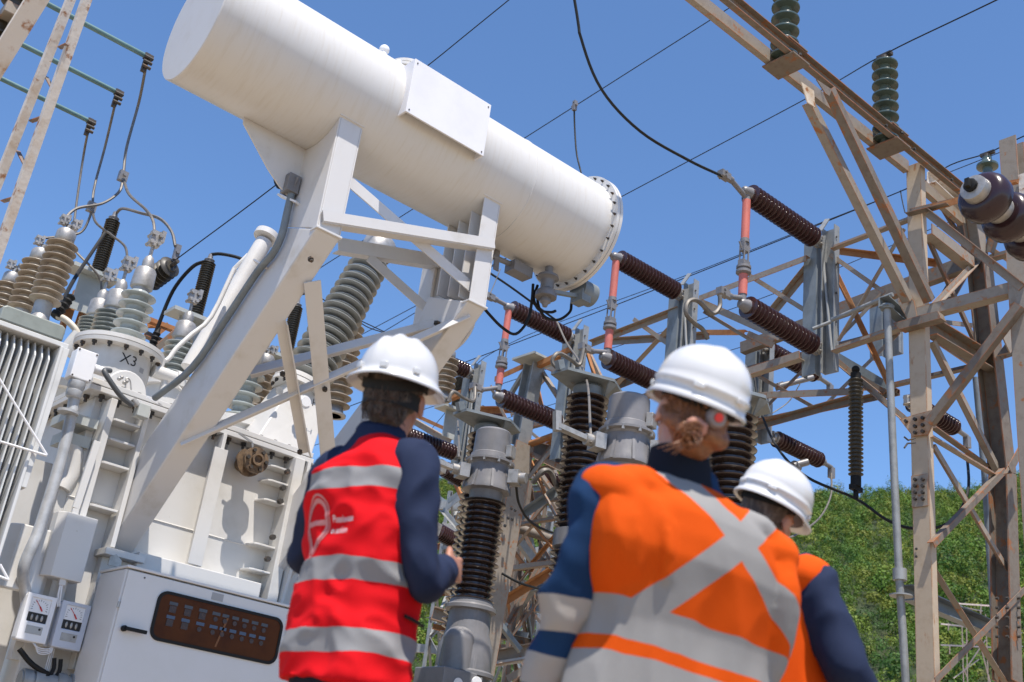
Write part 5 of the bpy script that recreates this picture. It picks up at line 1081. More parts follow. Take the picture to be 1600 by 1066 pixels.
# overhead lines
wire([AY(272, 408, 9.7), AY(434, 287, 8.6), AY(668, 103, 8.0), AY(805, -8, 7.2)], .006, 'thin black overhead wire running behind the first leg and past the hatch', WIREM, ext=(0, 6))
wire([AY(560, 382, 12), AY(600, 350, 11.5)], .006, 'thin wire glimpsed between the tank and the frame', WIREM)
wire([AY(810, 222, 11), AY(1120, 25, 7.8)], .007, 'thin black overhead wire tapped by a hanging jumper', WIREM, ext=(9, 7))
wire([AY(970, 308, 10.5), AY(1262, 153, 7.3), WT, WT + (AY(1570, -6, 3.6) - WT)], .007, 'black overhead wire carried by the whole green insulator', WIREM, ext=(10, 5))
wire([AY(550, 548, 17), AY(830, 380, 14)], .007, 'thin wire low behind the frame', WIREM, ext=(8, 0))
wire([AY(756, 555, 13), AY(1000, 462, 10.5), AY(1405, 300, 6.3), AY(1485, 258, 5.5), WT2, AY(1610, 208, 4.2)], .007, 'long black overhead wire passing behind the first disconnector', WIREM, ext=(8, 5))
wire([AY(700, 640, 16), AY(780, 545, 15), AY(1100, 420, 11), AY(1278, 350, 9)], .006, 'thin wire crossing behind the red arms', WIREM, ext=(6, 4))
wire([AY(860, 575, 14), AY(1180, 470, 10.5), AY(1450, 360, 8), AY(1530, 330, 7)], .006, 'thin wire crossing behind the tower column', WIREM, ext=(6, 6))
wire([AY(1100, 560, 12), AY(1330, 490, 9.5), AY(1440, 450, 8.4)], .006, 'thin wire crossing behind the gantry truss', WIREM, ext=(6, 6))
wire([AY(897, 160, 9.7), AY(898, 200, 9.7), AY(901, 240, 9.6), AY(908, 270, 9.5)], .012, 'dark jumper hanging from the overhead wire above the tank', WIREM)
b = MB(); p = AY(898, 165, 9.7); b.beam(p - EZ * .08, p + EZ * .07, .05, .05, EY); b.hexb(p - EY * .05, EY, .02, .1); one(b, 'wire_clamp', CASTG, 'bolted clamp on the overhead wire above the tank', 'clamp')
wire([AY(896, -10, 6.2), AY(908, 60, 6.2), AY(940, 140, 6.2), AY(1000, 205, 6.2), AY(1075, 250, 6.24), AY(1130, 276, 6.24)], .014, 'thick black conductor swooping down to the first disconnector', WIREM, ext=(3, 0))
# loops around the disconnectors
wire([AY(1125, 462, 6.2), AY(1124, 480, 6.2), AY(1112, 490, 6.2), AY(1090, 470, 6.2), AY(1075, 472, 6.2), AY(1072, 490, 6.2), AY(1085, 505, 6.2), AY(1098, 515, 6.2), AY(1106, 530, 6.2)], .022, 'grey looped jumper at the lower terminal of the first disconnector')
wire([AY(912, 545, 8.0), AY(905, 570, 8.0), AY(892, 562, 8.0), AY(872, 552, 7.9), AY(863, 566, 7.9), AY(878, 582, 7.85), AY(897, 598, 7.8)], .022, 'grey looped jumper above the fully visible breaker pole')
wire([AY(742, 605, 9.7), AY(740, 626, 9.6), AY(725, 622, 9.5), AY(708, 612, 9.4), AY(700, 628, 9.4)], .020, 'grey looped jumper right of the first hard hat')
wire([AY(868, 498, 9.9), AY(885, 535, 9.4), AY(905, 565, 8.6), AY(918, 600, 7.4), AY(922, 660, 6.5), AY(923, 692, 6.3)], .012, 'grey conductor hanging down in front of the breaker pole')
wire([AY(755, 420, 10), AY(800, 450, 9.9), AY(868, 500, 9.9)], .014, 'dark conductor slanting behind the drain valve hoses', WIREM)
wire([AY(782, 420, 9.9), AY(772, 445, 9.9), AY(766, 458, 9.9)], .006, 'thin grey earth wire dropping from the tank gusset')
wire([AY(715, 658, 10), AY(717, 690, 9), AY(717, 715, 8.2)], .012, 'grey conductor dropping onto the left grey cast head')
wire([AY(832, 755, 8), AY(848, 736, 7.9), AY(860, 738, 7.9), AY(868, 755, 7.9), AY(876, 772, 7.9), AY(890, 775, 7.8)], .026, 'thick grey S shaped jumper between the breaker poles')
wire([AY(806, 755, 8), AY(812, 790, 8.2), AY(835, 820, 8.4), AY(885, 840, 8.6)], .013, 'black cable sagging from the left grey cast head', WIREM)
wire([D(784, 896, 12), D(815, 912, 12), D(860, 925, 12.5)], .014, 'black cable sagging low between the lattice members', WIREM)
wire([AY(1178, 585, 7.5), AY(1188, 640, 7.2), AY(1215, 700, 6.8), AY(1260, 745, 6.3), HC, AY(1385, 812, 5.6), AY(1428, 826, 5.4), AY(1480, 818, 5.2), AY(1512, 770, 5.2), AY(1510, 700, 5.6)], .014, 'long black conductor held by the hanging dark insulator', WIREM)
wire([AY(1299, 740, 8.0), AY(1298, 775, 7.9), AY(1280, 810, 7.8), AY(1245, 835, 7.7), AY(1225, 842, 7.6)], .012, 'pale conductor curving down behind the low hard hat')
wire([AY(1250, 600, 7.9), AY(1232, 628, 8), AY(1200, 650, 8.1)], .007, 'thin grey wire under the upper far insulator')
wire([AY(1407, 298, 6.3), AY(1410, 315, 6.2), AY(1414, 332, 6.1)], .007, 'short dark jumper left of the column head', WIREM)
wire([AY(545, 490, 10.2), AY(572, 510, 10.2), AY(600, 520, 10.2)], .006, 'thin dark wire leaving the tan bushing inside the frame', WIREM)
wire([AY(500, 465, 10.2), AY(545, 492, 10.2), AY(625, 530, 10.2)], .006, 'second thin dark wire leaving the tan bushing inside the frame', WIREM)
# ------------------------------------------------------------------ ground, hill and wood
GRAV = mat('gravel', (.37, .29, .195), (.26, .20, .135), 40, .4, .6, rough=.9, bump=.4, bscale=200, c3=(.42, .34, .24), scale3=3, lo3=.5, hi3=.7, rnd=False)
b = MB(); b.add([(-1500, -1500, 0), (1500, -1500, 0), (1500, 1500, 0), (-1500, 1500, 0)], [(0, 1, 2, 3)]); tag(b.build('ground', GRAV, None, (0, 0, 0)), kind='structure')
def elev(px, py): r = ray(px, py); return math.degrees(math.atan2(r[1], r[0])), r[2] / math.hypot(r[0], r[1])
RP = sorted([elev(*q) for q in ((640, 745), (700, 745), (745, 728), (800, 712), (860, 722), (900, 735), (1000, 738), (1100, 742), (1200, 752), (1260, 766), (1330, 770), (1400, 764), (1480, 766), (1560, 752), (1600, 740))])
RPa = [p[0] for p in RP]; RPe = [p[1] for p in RP]
R0, R1 = 200.0, 650.0
def hz(r, a):
    e = np.interp(a, RPa, RPe); H = .5 + R1 * e - 4.2
    t = np.clip((r - R0) / (R1 - R0), 0, 1.4); z = H * np.where(t < 1, t ** .92, 1 - (t - 1) * .5)
    return z + np.where(t > 0, 1, 0) * (np.sin(r * .045 + a * .5) * 1.6 + np.sin(a * 1.3 + r * .02) * 1.8) * np.clip(t * 3, 0, 1) * np.clip((1.02 - t) * 6, 0, 1)
na, nr = 160, 70; AA = np.linspace(-40, 110, na); RR = np.linspace(R0 - 6, R1 * 1.3, nr)
vs = []
for r in RR:
    z = hz(np.full(na, r), AA) - (1.0 if r < R0 else 0)
    for a, zz in zip(AA, z): vs.append((r * math.cos(math.radians(a)), r * math.sin(math.radians(a)), zz))
fs = [(j * na + i, (j + 1) * na + i, (j + 1) * na + i + 1, j * na + i + 1) for j in range(nr - 1) for i in range(na - 1)]
b = MB(); b.add(vs, fs); tag(b.build('hill', mat('hill_soil', (.022, .036, .010), (.045, .050, .018), .12, .5, .7, rough=.95, rnd=False), None, (0, 0, 0), smooth=0), kind='structure')

rng = np.random.default_rng(3)
def leafwood(name, label_kind, amin, amax, n, seed):
    rng = np.random.default_rng(seed); K = 150
    a = rng.uniform(amin, amax, n); r = np.sqrt(rng.uniform((R0 + 50) ** 2, (R1 + 10) ** 2, n)); z = hz(r, a)
    ar = np.radians(a); P = np.stack([r * np.cos(ar), r * np.sin(ar), z], 1)
    s = rng.lognormal(0, .30, n) * 2.0; s = np.clip(s, .9, 4.0)
    hgt = rng.uniform(.75, 1.45, n) * np.where(rng.random(n) < .12, 1.6, 1)
    d = rng.normal(size=(n, K, 3)); d /= np.linalg.norm(d, axis=2, keepdims=True); d[:, :, 2] = np.abs(d[:, :, 2]) * 1.15 - .3
    lob = 1 + .25 * np.sin(d[:, :, 0] * 5 + rng.uniform(0, 6, (n, 1))) * np.cos(d[:, :, 1] * 4 + rng.uniform(0, 6, (n, 1)))
    rad = s[:, None] * lob * rng.uniform(.80, 1.04, (n, K))
    C = P[:, None] + d * rad[:, :, None] * np.stack([np.ones(n), np.ones(n), hgt * 1.25], 1)[:, None]
    C[:, :, 2] += s[:, None] * hgt[:, None] * .9
    nrm = d + rng.normal(scale=.24, size=d.shape); nrm[:, :, 2] += .10; nrm /= np.linalg.norm(nrm, axis=2, keepdims=True)
    t1 = np.cross(nrm, rng.normal(size=d.shape)); t1 /= np.linalg.norm(t1, axis=2, keepdims=True); t2 = np.cross(nrm, t1)
    q = (s[:, None] * rng.uniform(.06, .115, (n, K)))[:, :, None]
    V = np.stack([C - t1 * q - t2 * q * .6, C + t1 * q * .9 - t2 * q * .7, C + t1 * q + t2 * q * .65, C - t1 * q * .8 + t2 * q * .8], 2).reshape(-1, 3)
    nf = n * K; me = bpy.data.meshes.new(name); me.vertices.add(len(V)); me.vertices.foreach_set('co', V.astype(np.float32).ravel())
    me.loops.add(nf * 4); me.loops.foreach_set('vertex_index', np.arange(nf * 4, dtype=np.int32)); me.polygons.add(nf)
    me.polygons.foreach_set('loop_start', np.arange(0, nf * 4, 4, dtype=np.int32)); me.update(calc_edges=True)
    ca = me.color_attributes.new('tint', 'FLOAT_COLOR', 'POINT')
    base = np.array([[.085, .150, .022], [.125, .175, .026], [.165, .185, .030], [.050, .110, .024], [.15, .16, .034]])
    pk = rng.choice(5, n, p=[.34, .28, .16, .16, .06]); tc_ = base[pk] * np.array([1.05, 1.10, 1.0]) * rng.uniform(.75, 1.2, (n, 1))
    cl = np.repeat(tc_, K * 4, 0) * np.repeat(rng.uniform(.88, 1.14, nf), 4)[:, None]
    ca.data.foreach_set('color', np.concatenate([cl, np.ones((len(cl), 1))], 1).astype(np.float32).ravel())
    me.materials.append(FOL); o = bpy.data.objects.new(name, me); COL.objects.link(o); return tag(o, kind='stuff')
FOL = bpy.data.materials.new('foliage'); FOL.use_nodes = True; t = FOL.node_tree; pb = t.nodes['Principled BSDF']; pb.inputs['Roughness'].default_value = .6; pb.inputs['Specular IOR Level'].default_value = .25
vc = t.nodes.new('ShaderNodeVertexColor'); vc.layer_name = 'tint'; t.links.new(vc.outputs[0], pb.inputs['Base Color'])
tl = t.nodes.new('ShaderNodeBsdfTranslucent'); t.links.new(vc.outputs[0], tl.inputs[0]); mx = t.nodes.new('ShaderNodeMixShader'); mx.inputs[0].default_value = .22
t.links.new(pb.outputs[0], mx.inputs[1]); t.links.new(tl.outputs[0], mx.inputs[2]); t.links.new(mx.outputs[0], t.nodes['Material Output'].inputs[0])
o = leafwood('hillside_wood', '', 22, 60, 9500, 5); o['label'] = 'dense green and yellow green wood covering the hillside'; o['category'] = 'wood'

# distant pylon on the hillside
py = thing('distant_pylon', 'small pale pink lattice pylon far off on the wooded hillside', 'pylon', D(1505, 1080, 150))
PY = mat('pale_pink_steel', (.55, .44, .42), (.48, .42, .40), 1, .4, .6, rough=.6)
dp = lambda x, y: D(x, y, 150)
for k, (q0, q1, w) in enumerate((((1506, 1080), (1503, 970), .16), ((1512, 1080), (1510, 968), .16), ((1492, 943), (1550, 947), .2), ((1500, 948), (1535, 955), .12), ((1533, 944), (1531, 990), .12), ((1470, 975), (1560, 985), .2), ((1470, 1008), (1560, 1012), .2), ((1482, 974), (1482, 985), .12), ((1484, 1010), (1484, 1022), .12), ((1506, 1050), (1540, 1000), .14), ((1530, 1000), (1548, 1070), .14), ((1490, 1060), (1530, 1030), .12), ((1540, 960), (1545, 1080), .16), ((1503, 1000), (1512, 1020), .1), ((1512, 1000), (1504, 1020), .1), ((1504, 1040), (1512, 1060), .1))):
    mem(py, dp(*q0), dp(*q1), w * .9, PY, 'F', 'member', .12)
# ------------------------------------------------------------------ people
class Ex:
    """tiny shader math expression"""
    def __init__(s, t, k): s.t = t; s.k = k
    def op(s, o, b=None, c=None, fn=None):
        n = s.t.nodes.new('ShaderNodeMath'); n.operation = o
        for i, v in enumerate((s, b, c)):
            if v is None: continue
            if isinstance(v, Ex): s.t.links.new(v.k, n.inputs[i])
            else: n.inputs[i].default_value = v
        return Ex(s.t, n.outputs[0])
    def __add__(s, b): return s.op('ADD', b)
    def __sub__(s, b): return s.op('SUBTRACT', b)
    def __mul__(s, b): return s.op('MULTIPLY', b)
    def abs(s): return s.op('ABSOLUTE')
    def lt(s, b): return s.op('LESS_THAN', b)
    def gt(s, b): return s.op('GREATER_THAN', b)
    def mx(s, b): return s.op('MAXIMUM', b)
    def mn(s, b): return s.op('MINIMUM', b)
def cloth(name, col, tape=None, tapecol=(.25, .245, .245), rough=.85, col2=None, sheen=0):
    M = bpy.data.materials.new(name); M.use_nodes = True; t = M.node_tree; N = t.nodes; L = t.links; b = N['Principled BSDF']
    b.inputs['Roughness'].default_value = rough; b.inputs['Sheen Weight'].default_value = sheen; b.inputs['Specular IOR Level'].default_value = .12
    tc = N.new('ShaderNodeTexCoord'); nz = N.new('ShaderNodeTexNoise'); nz.inputs['Scale'].default_value = 6; nz.inputs['Detail'].default_value = 6; L.new(tc.outputs['Object'], nz.inputs['Vector'])
    mx = N.new('ShaderNodeMix'); mx.data_type = 'RGBA'; L.new(nz.outputs[0], mx.inputs[0]); mx.inputs[6].default_value = (*col, 1); mx.inputs[7].default_value = (*(col2 or [c * .8 for c in col]), 1); out = mx.outputs[2]
    wv = N.new('ShaderNodeTexNoise'); wv.inputs['Scale'].default_value = 320; L.new(tc.outputs['Object'], wv.inputs['Vector']); bp = N.new('ShaderNodeBump'); bp.inputs['Strength'].default_value = .25; bp.inputs['Distance'].default_value = .002; L.new(wv.outputs[0], bp.inputs['Height']); L.new(bp.outputs[0], b.inputs['Normal'])
    if tape:
        sp = N.new('ShaderNodeSeparateXYZ'); L.new(tc.outputs['Object'], sp.inputs[0]); n2 = N.new('ShaderNodeTexNoise'); n2.inputs['Scale'].default_value = 5; L.new(tc.outputs['Object'], n2.inputs['Vector'])
        wob = (Ex(t, n2.outputs[0]) - .5) * .035; X, Y, Z = (Ex(t, sp.outputs[i]) for i in range(3))
        mk = tape(X + wob, Y, Z + wob)
        m2 = N.new('ShaderNodeMix'); m2.data_type = 'RGBA'; L.new(mk.k, m2.inputs[0]); L.new(out, m2.inputs[6]); m2.inputs[7].default_value = (*tapecol, 1); out = m2.outputs[2]
    L.new(out, b.inputs['Base Color']); return M
SKIN = mat('skin', (.40, .19, .12), (.34, .15, .095), 12, .4, .7, rough=.5, bump=.05, bscale=90)
SKINL = mat('light_skin', (.47, .255, .18), (.41, .21, .145), 12, .4, .7, rough=.5, bump=.05, bscale=90)
HAIRG = mat('dark_greying_hair', (.045, .032, .024), (.11, .085, .065), 60, .45, .65, rough=.6, bump=.5, bscale=160, st=(1, 1, .25))
HAIRB = mat('ginger_hair', (.23, .095, .034), (.15, .058, .022), 90, .35, .65, rough=.5, bump=.5, bscale=120, st=(.3, 1, 1))
HELM = mat('white_helmet', (.64, .64, .635), (.60, .60, .595), 4, .4, .7, rough=.22, coat=.5, bump=0)
NAVY = (.018, .030, .072)

def loft(b, rings, n=40, pw=2.3):
    vs = []; fs = []
    for z, cx, cy, rx, ry in rings:
        for i in range(n):
            a = 2 * math.pi * i / n; c, s = math.cos(a), math.sin(a)
            vs.append((cx + rx * math.copysign(abs(c) ** (2 / pw), c), cy + ry * math.copysign(abs(s) ** (2 / pw), s), z))
    for j in range(len(rings) - 1):
        for i in range(n):
            k = (i + 1) % n; fs.append((j * n + i, j * n + k, (j + 1) * n + k, (j + 1) * n + i))
    fs.append(tuple(range(n - 1, -1, -1))); fs.append(tuple(range((len(rings) - 1) * n, len(rings) * n)))
    b.add(vs, fs)
def limb(b, pts, rs):
    """tapered limb with rounded joints"""
    b.tube(pts, rs, 18, 6)
    for p, r in zip((pts[0], pts[-1]), (rs[0], rs[-1])): b.ball(p, r * .99, 16, 10)
def fuse(b, name, m, parent, vox=.008, it=3, wr=None, tf=None, sm=.5):
    """union the pieces into one continuous skin (voxel remesh + smooth), wrinkle it, link it under parent"""
    me = bpy.data.meshes.new('raw'); me.from_pydata(b.v, [], b.f); ob = bpy.data.objects.new('raw', me); COL.objects.link(ob)
    r = ob.modifiers.new('r', 'REMESH'); r.mode = 'VOXEL'; r.voxel_size = vox; s = ob.modifiers.new('s', 'SMOOTH'); s.iterations = it; s.factor = sm
    dg = bpy.context.evaluated_depsgraph_get(); ev = ob.evaluated_get(dg); m2 = bpy.data.meshes.new_from_object(ev); bpy.data.objects.remove(ob); bpy.data.meshes.remove(me)
    m2.name = name
    if wr or tf:
        nv = len(m2.vertices); co = np.empty(nv * 3, np.float32); m2.vertices.foreach_get('co', co); co = co.reshape(-1, 3).astype(float)
        no = np.empty(nv * 3, np.float32); m2.vertices.foreach_get('normal', no); no = no.reshape(-1, 3)
        if wr: co = co + no * np.array([wr(c) for c in co])[:, None]
        if tf: co = tf(co)
        m2.vertices.foreach_set('co', co.astype(np.float32).ravel()); m2.update()
    m2.materials.clear(); m2.materials.append(m); m2.shade_smooth()
    o = bpy.data.objects.new(name, m2); COL.objects.link(o); o.parent = parent; ORG[o.name] = np.zeros(3); return o
def wrinkle(amp, f1=7, f2=16, seed=0, stretch=(1, 1, .55)):
    sv = Vector((seed * 7.3, seed * 3.1, seed * 5.7)); st = Vector(stretch)
    def g(c):
        p = Vector((c[0] * st[0], c[1] * st[1], c[2] * st[2])); w_ = noise.noise_vector(p * 4 + sv) * .35
        a = 1 - abs(noise.noise((p + w_ * .2) * f1 + sv)) * 2.2; d = 1 - abs(noise.noise((p + w_ * .1) * f2 + sv * 2)) * 2
        return amp * (a * .75 + d * .35 - .45)
    return g
def raw(b, name, m, parent, smooth=50, tf=None, bevel=0):
    if tf is not None: b.v = [tuple(q) for q in tf(np.array(b.v))]
    o = b._build(name, m, parent, None, smooth, bevel, True); ORG[o.name] = np.zeros(3); return o
def headtf(piv, yaw, pitch, roll, sc):
    R = (Matrix.Rotation(math.radians(yaw), 3, 'Z') @ Matrix.Rotation(math.radians(pitch), 3, 'X') @ Matrix.Rotation(math.radians(roll), 3, 'Y')); R = np.array(R)
    def g(v): return ((np.asarray(v) - np.array([0, 0, 1.52])) @ R.T) * sc + np.array(piv)
    return g
def head_pieces(b, g):
    t = MB()
    t.ball((0, -.008, 1.668), (.076, .096, .100), 24, 16); t.ball((0, .030, 1.612), (.062, .066, .085), 20, 12); t.ball((0, .062, 1.572), (.034, .034, .03), 16, 10)
    t.ball((0, .096, 1.632), (.012, .020, .030), 12, 8); t.ball((0, .100, 1.618), (.018, .018, .012), 12, 8)
    for s in (-1, 1):
        t.ball((s * .085, -.008, 1.632), (.009, .022, .033), 12, 10); t.ball((s * .085, .002, 1.612), (.007, .012, .018), 10, 8); t.ball((s * .030, .074, 1.672), (.026, .018, .010), 12, 8); t.ball((s * .040, .062, 1.628), (.026, .024, .022), 12, 8)
    t.ball((0, .086, 1.592), (.024, .014, .006), 12, 8); t.ball((0, .084, 1.580), (.022, .014, .007), 12, 8)
    t.tube([(0, -.015, 1.44), (0, -.012, 1.52), (0, -.004, 1.60)], [.064, .058, .060], 20, 4)
    b.add(g(t.v), t.f)
def face_parts(body, g):
    for s in (-1, 1):
        b = MB(); b.ball((s * .030, .078, 1.655), .0125, 14, 10); o = raw(b, 'eye', PALE, body, tf=g); b = MB(); b.ball((s * .030, .0885, 1.655), (.005, .003, .005), 10, 6); raw(b, 'iris', INK, o, tf=g)
def hand(b, wrist, d, palm_n, thumb, curl=.5, s=1.0):
    """palm + five bent fingers. d: finger direction, palm_n: palm facing, thumb: side of the thumb"""
    w_ = np.array(wrist); d = _n(d); n_ = _n(palm_n - d * np.dot(palm_n, d)); th = _n(thumb - d * np.dot(thumb, d)); th = _n(th - n_ * th.dot(n_))
    R = np.stack([th, n_, d], 1); b.ball(w_ + d * .048 * s, (.040 * s, .016 * s, .052 * s), 14, 10, R)
    b.tube([w_ - d * .04, w_ + d * .02], [.027 * s, .024 * s], 14)
    for i, (o, L) in enumerate(((.028, .070), (.0095, .078), (-.0095, .073), (-.028, .056))):
        p = w_ + (d * .090 + th * o) * s; P = [w_ + (d * .05 + th * o * .8) * s, p]; a = curl * (.5 + .12 * i)
        for k, f in enumerate((.45, .30, .25)):
            ang = a * (k + .6); p = p + (d * math.cos(ang) + n_ * math.sin(ang)) * L * f * s; P.append(p)
        b.tube(P, [.0105 * s, .0098 * s, .009 * s, .0083 * s, .0070 * s], 10); b.ball(P[-1], .0072 * s, 8, 6)
    P = [w_ + (d * .015 + th * .022) * s, w_ + (d * .045 + th * .048 + n_ * .01) * s, w_ + (d * .072 + th * .056 + n_ * .022) * s, w_ + (d * .092 + th * .052 + n_ * .032) * s]
    b.tube(P, [.014 * s, .0125 * s, .0105 * s, .008 * s], 10); b.ball(P[-1], .0082 * s, 8, 6)
def helmet(par, g, kind, m=HELM):
    """hard hat shell in head space (front +Y), rim plane at z=1.70"""
    h = tag(raw(MB(), 'helmet', m, par), None) if False else None
    NA = 96; rows = []
    dome = [(u, math.sin(u * math.pi / 2), math.cos(u * math.pi / 2)) for u in np.linspace(0, 1, 22)]
    vs = []; z0 = 1.694
    def ringpt(a, r, z): return (r * math.cos(a) * .90, r * math.sin(a) * 1.04 - .008, z)
    R = .131; H = .128
    prof = []
    if kind == 'brim':
        prof = [(R - .004, -.004, 0), (R + .012, -.010, .55), (R + .022, -.014, 1), (R + .024, -.010, 1), (R + .022, -.006, 1), (R + .012, -.001, .55), (R + .003, .004, 0)]
    else:
        prof = [(R - .006, -.022, 0), (R + .002, -.026, .6), (R + .006, -.026, 1), (R + .0075, -.021, 1), (R + .005, -.015, .4), (R - .001, -.008, 0), (R - .001, .010, 0), (R + .004, .014, 0), (R + .004, .022, 0), (R - .001, .028, 0)]
    n0 = len(prof)
    for r, dz, k in prof:
        for i in range(NA):
            a = 2 * math.pi * i / NA; fr = max(0, math.sin(a)); rr = r; zz = dz
            if kind == 'brim': rr += k * (.004 + .020 * fr ** 2 + .004 * max(0, -math.sin(a)) ** 2); zz -= k * (.010 * abs(math.cos(a)) + .004 * fr)
            else: rr += k * .050 * max(0, (fr - .35) / .65) ** 1.5; zz += -.012 * max(0, -math.sin(a)) + .018 * max(0, fr - .2) * (1 if k < .5 else .7)
            vs.append(ringpt(a, rr, z0 + zz))
    for u, s_, c_ in dome[1:]:
        for i in range(NA):
            a = 2 * math.pi * i / NA; base = .004 if kind == 'brim' else .028
            r = (R - .001) * (c_ ** .82 if c_ > 1e-6 else 0); z = base + (H - (.024 if kind != 'brim' else 0)) * s_
            x = r * math.cos(a) * .9; y = r * math.sin(a)
            if kind == 'brim':
                rd = .0075 * math.exp(-(x / .011) ** 2) + .006 * math.exp(-((abs(x) - .045) / .010) ** 2); z += rd * min(1, s_ * 1.4); 
            else:
                z += .005 * math.exp(-(x / .02) ** 2) * s_
            vs.append(ringpt(a, r, z0 + z))
    nr = n0 + len(dome) - 1; fs = [(j * NA + i, j * NA + (i + 1) % NA, (j + 1) * NA + (i + 1) % NA, (j + 1) * NA + i) for j in range(nr - 1) for i in range(NA)]
    fs.append(tuple(range((nr - 1) * NA, nr * NA)))
    b = MB(); b.add(vs, fs)
    # inner shell so the hat is closed from below
    iv = []; rows_i = [(R - .004 if kind == 'brim' else R - .006, (-.004 if kind == 'brim' else -.022))] + [((R - .008) * c_ ** .8 if c_ > 1e-6 else 0, (.0 if kind == 'brim' else -.0) + (H - .012) * s_) for u, s_, c_ in dome[3::3]]
    for r, z in rows_i:
        for i in range(NA): a = 2 * math.pi * i / NA; iv.append(ringpt(a, r, z0 + z - .001))
    b.add(iv, [(j * NA + (i + 1) % NA, j * NA + i, (j + 1) * NA + i, (j + 1) * NA + (i + 1) % NA) for j in range(len(rows_i) - 1) for i in range(NA)])
    h = raw(b, 'helmet', m, par, 60, g)
    b = MB()
    if kind == 'brim':
        for a in (-45, -135, -90, 45, 135):
            c = ringpt(math.radians(a), R + .002, z0 + .010); d = _n(A3(math.cos(math.radians(a)), math.sin(math.radians(a)), 0)); b.beam(A3(*c), A3(*c) + EZ * .016, .022, .012, d)
    else:
        for a in (-62, -118, 30, 150): c = ringpt(math.radians(a), R + .003, z0 - .004); d = _n(A3(math.cos(math.radians(a)), math.sin(math.radians(a)), 0)); b.beam(A3(*c), A3(*c) + EZ * .014, .03, .008, d)
    for p in b.pieces(0): raw(p, 'helmet_clip', m, h, 40, g, .002)
    b = MB()
    for i in range(25):
        pass
    P = [A3(*ringpt(math.radians(a), R - .022, z0 - .012 - (.022 if 200 < a < 340 else .0) * math.sin(math.radians((a - 200) / 140 * 180)) if True else 0)) for a in np.linspace(180, 360, 25)]
    vs = []; 
    for p in P: vs += [p + EZ * .012, p - EZ * .016]
    b.add(vs + [v * A3(.97, .97, 1) for v in vs], [(2 * i, 2 * i + 1, 2 * i + 3, 2 * i + 2) for i in range(24)] + [(50 + 2 * i, 50 + 2 * i + 2, 50 + 2 * i + 3, 50 + 2 * i + 1) for i in range(24)])
    raw(b, 'headband', BLACK, h, 60, g); return h

def person(label, pos, az, sc, headpose, shirtm, arms, vest, trousers, hat, skin, shear=0.0, wseed=1, wide=1.0, drop=0.0, hx=0.0, bend=0.0, roll=0.0, hs=1.0):
    t = thing('person', label, 'person', pos); t.rotation_euler = (0, 0, math.radians(az - 90)); ORG[t.name] = np.zeros(3)
    def tf(co):
        co = np.array(co, float); co[:, 1] += bend * np.interp(co[:, 2], [.0, .72, .92, 1.08, 1.24, 1.36, 1.46], [0, .7, .9, .55, -.45, -.5, 0]); co[:, 2] -= co[:, 0] * roll * np.clip((co[:, 2] - .85) / .4, 0, 1); co = co * sc; co[:, 0] *= wide; co[:, 0] += shear * np.clip(co[:, 2] - .95, 0, 1); return co
    piv = tf([[hx, headpose[3], 1.52 - drop]])[0]; g = headtf(piv, headpose[0], headpose[1], headpose[2], sc * hs)
    inv = lambda v: np.asarray(v)
    # one continuous body: head, neck, torso, arms with hands, legs
    b = MB(); hb = MB(); head_pieces(hb, g)
    bb = MB(); loft(bb, [(.84, 0, 0, .155, .10), (.95, 0, 0, .15, .10), (1.10, 0, 0, .14, .095), (1.28, 0, .0, .16, .10), (1.38, 0, -.005, .14, .075), (1.43, 0, -.01, .085, .058), (1.49, 0, -.01, .06, .055)])
    for s, L in ((-1, arms[0]), (1, arms[1])):
        sh = (s * .168, -.005, 1.380); limb(bb, [(s * .10, -.005, 1.385), sh, L[0], L[1]], [.036, .036, .036, .027])
        hand(bb, L[1], L[2], L[3], L[4], L[5])
        limb(bb, [(s * .085, 0, .88), (s * .10, .01, .48), (s * .10, -.02, .10)], [.085, .058, .042]); limb(bb, [(s * .10, -.04, .06), (s * .11, .15, .045)], [.045, .040])
    b.add(tf(bb.v), bb.f); b.add(hb.v, hb.f)
    body = fuse(b, 'body', skin, t, .0062, 2); face_parts(body, g)
    # shirt with sleeves
    b = MB(); loft(b, [(.86, 0, 0, .178, .122), (.98, 0, 0, .172, .12), (1.12, 0, 0, .166, .115), (1.28, 0, 0, .182, .118), (1.39, 0, -.005, .17, .10), (1.445, 0, -.012, .11, .078), (1.495, 0, -.008, .072, .068), (1.515, 0, -.006, .070, .067)])
    for s, L in ((-1, arms[0]), (1, arms[1])):
        e, w_ = np.array(L[0]), np.array(L[1]); wr_ = e + (w_ - e) * .93
        limb(b, [(s * .11, -.005, 1.395), (s * .178, -.005, 1.385), tuple(np.array([s * .178, -.005, 1.385]) * .45 + e * .55), tuple(e), tuple(e * .45 + w_ * .55), tuple(wr_)], [.060, .068, .063, .055, .051, .041])
    fuse(b, 'shirt', shirtm, t, .010, 4, wrinkle(.019, 6, 13, wseed, (1, 1, .8)), tf)
    # trousers and boots
    b = MB(); loft(b, [(.78, 0, 0, .17, .12), (.90, 0, 0, .175, .122), (.97, 0, 0, .166, .115)])
    for s in (-1, 1): limb(b, [(s * .088, 0, .86), (s * .10, .01, .48), (s * .10, -.02, .10)], [.098, .076, .068])
    fuse(b, 'trousers', trousers, t, .012, 4, wrinkle(.008, 6, 13, wseed + 3), tf)
    for s in (-1, 1):
        b = MB(); limb(b, [(s * .10, -.03, .12), (s * .10, -.03, .055), (s * .112, .17, .045)], [.056, .055, .045]); fuse(b, 'boot', BLACK, t, .010, 2, None, tf)
    vest(t, tf); hat(t, body, g, tf); return t
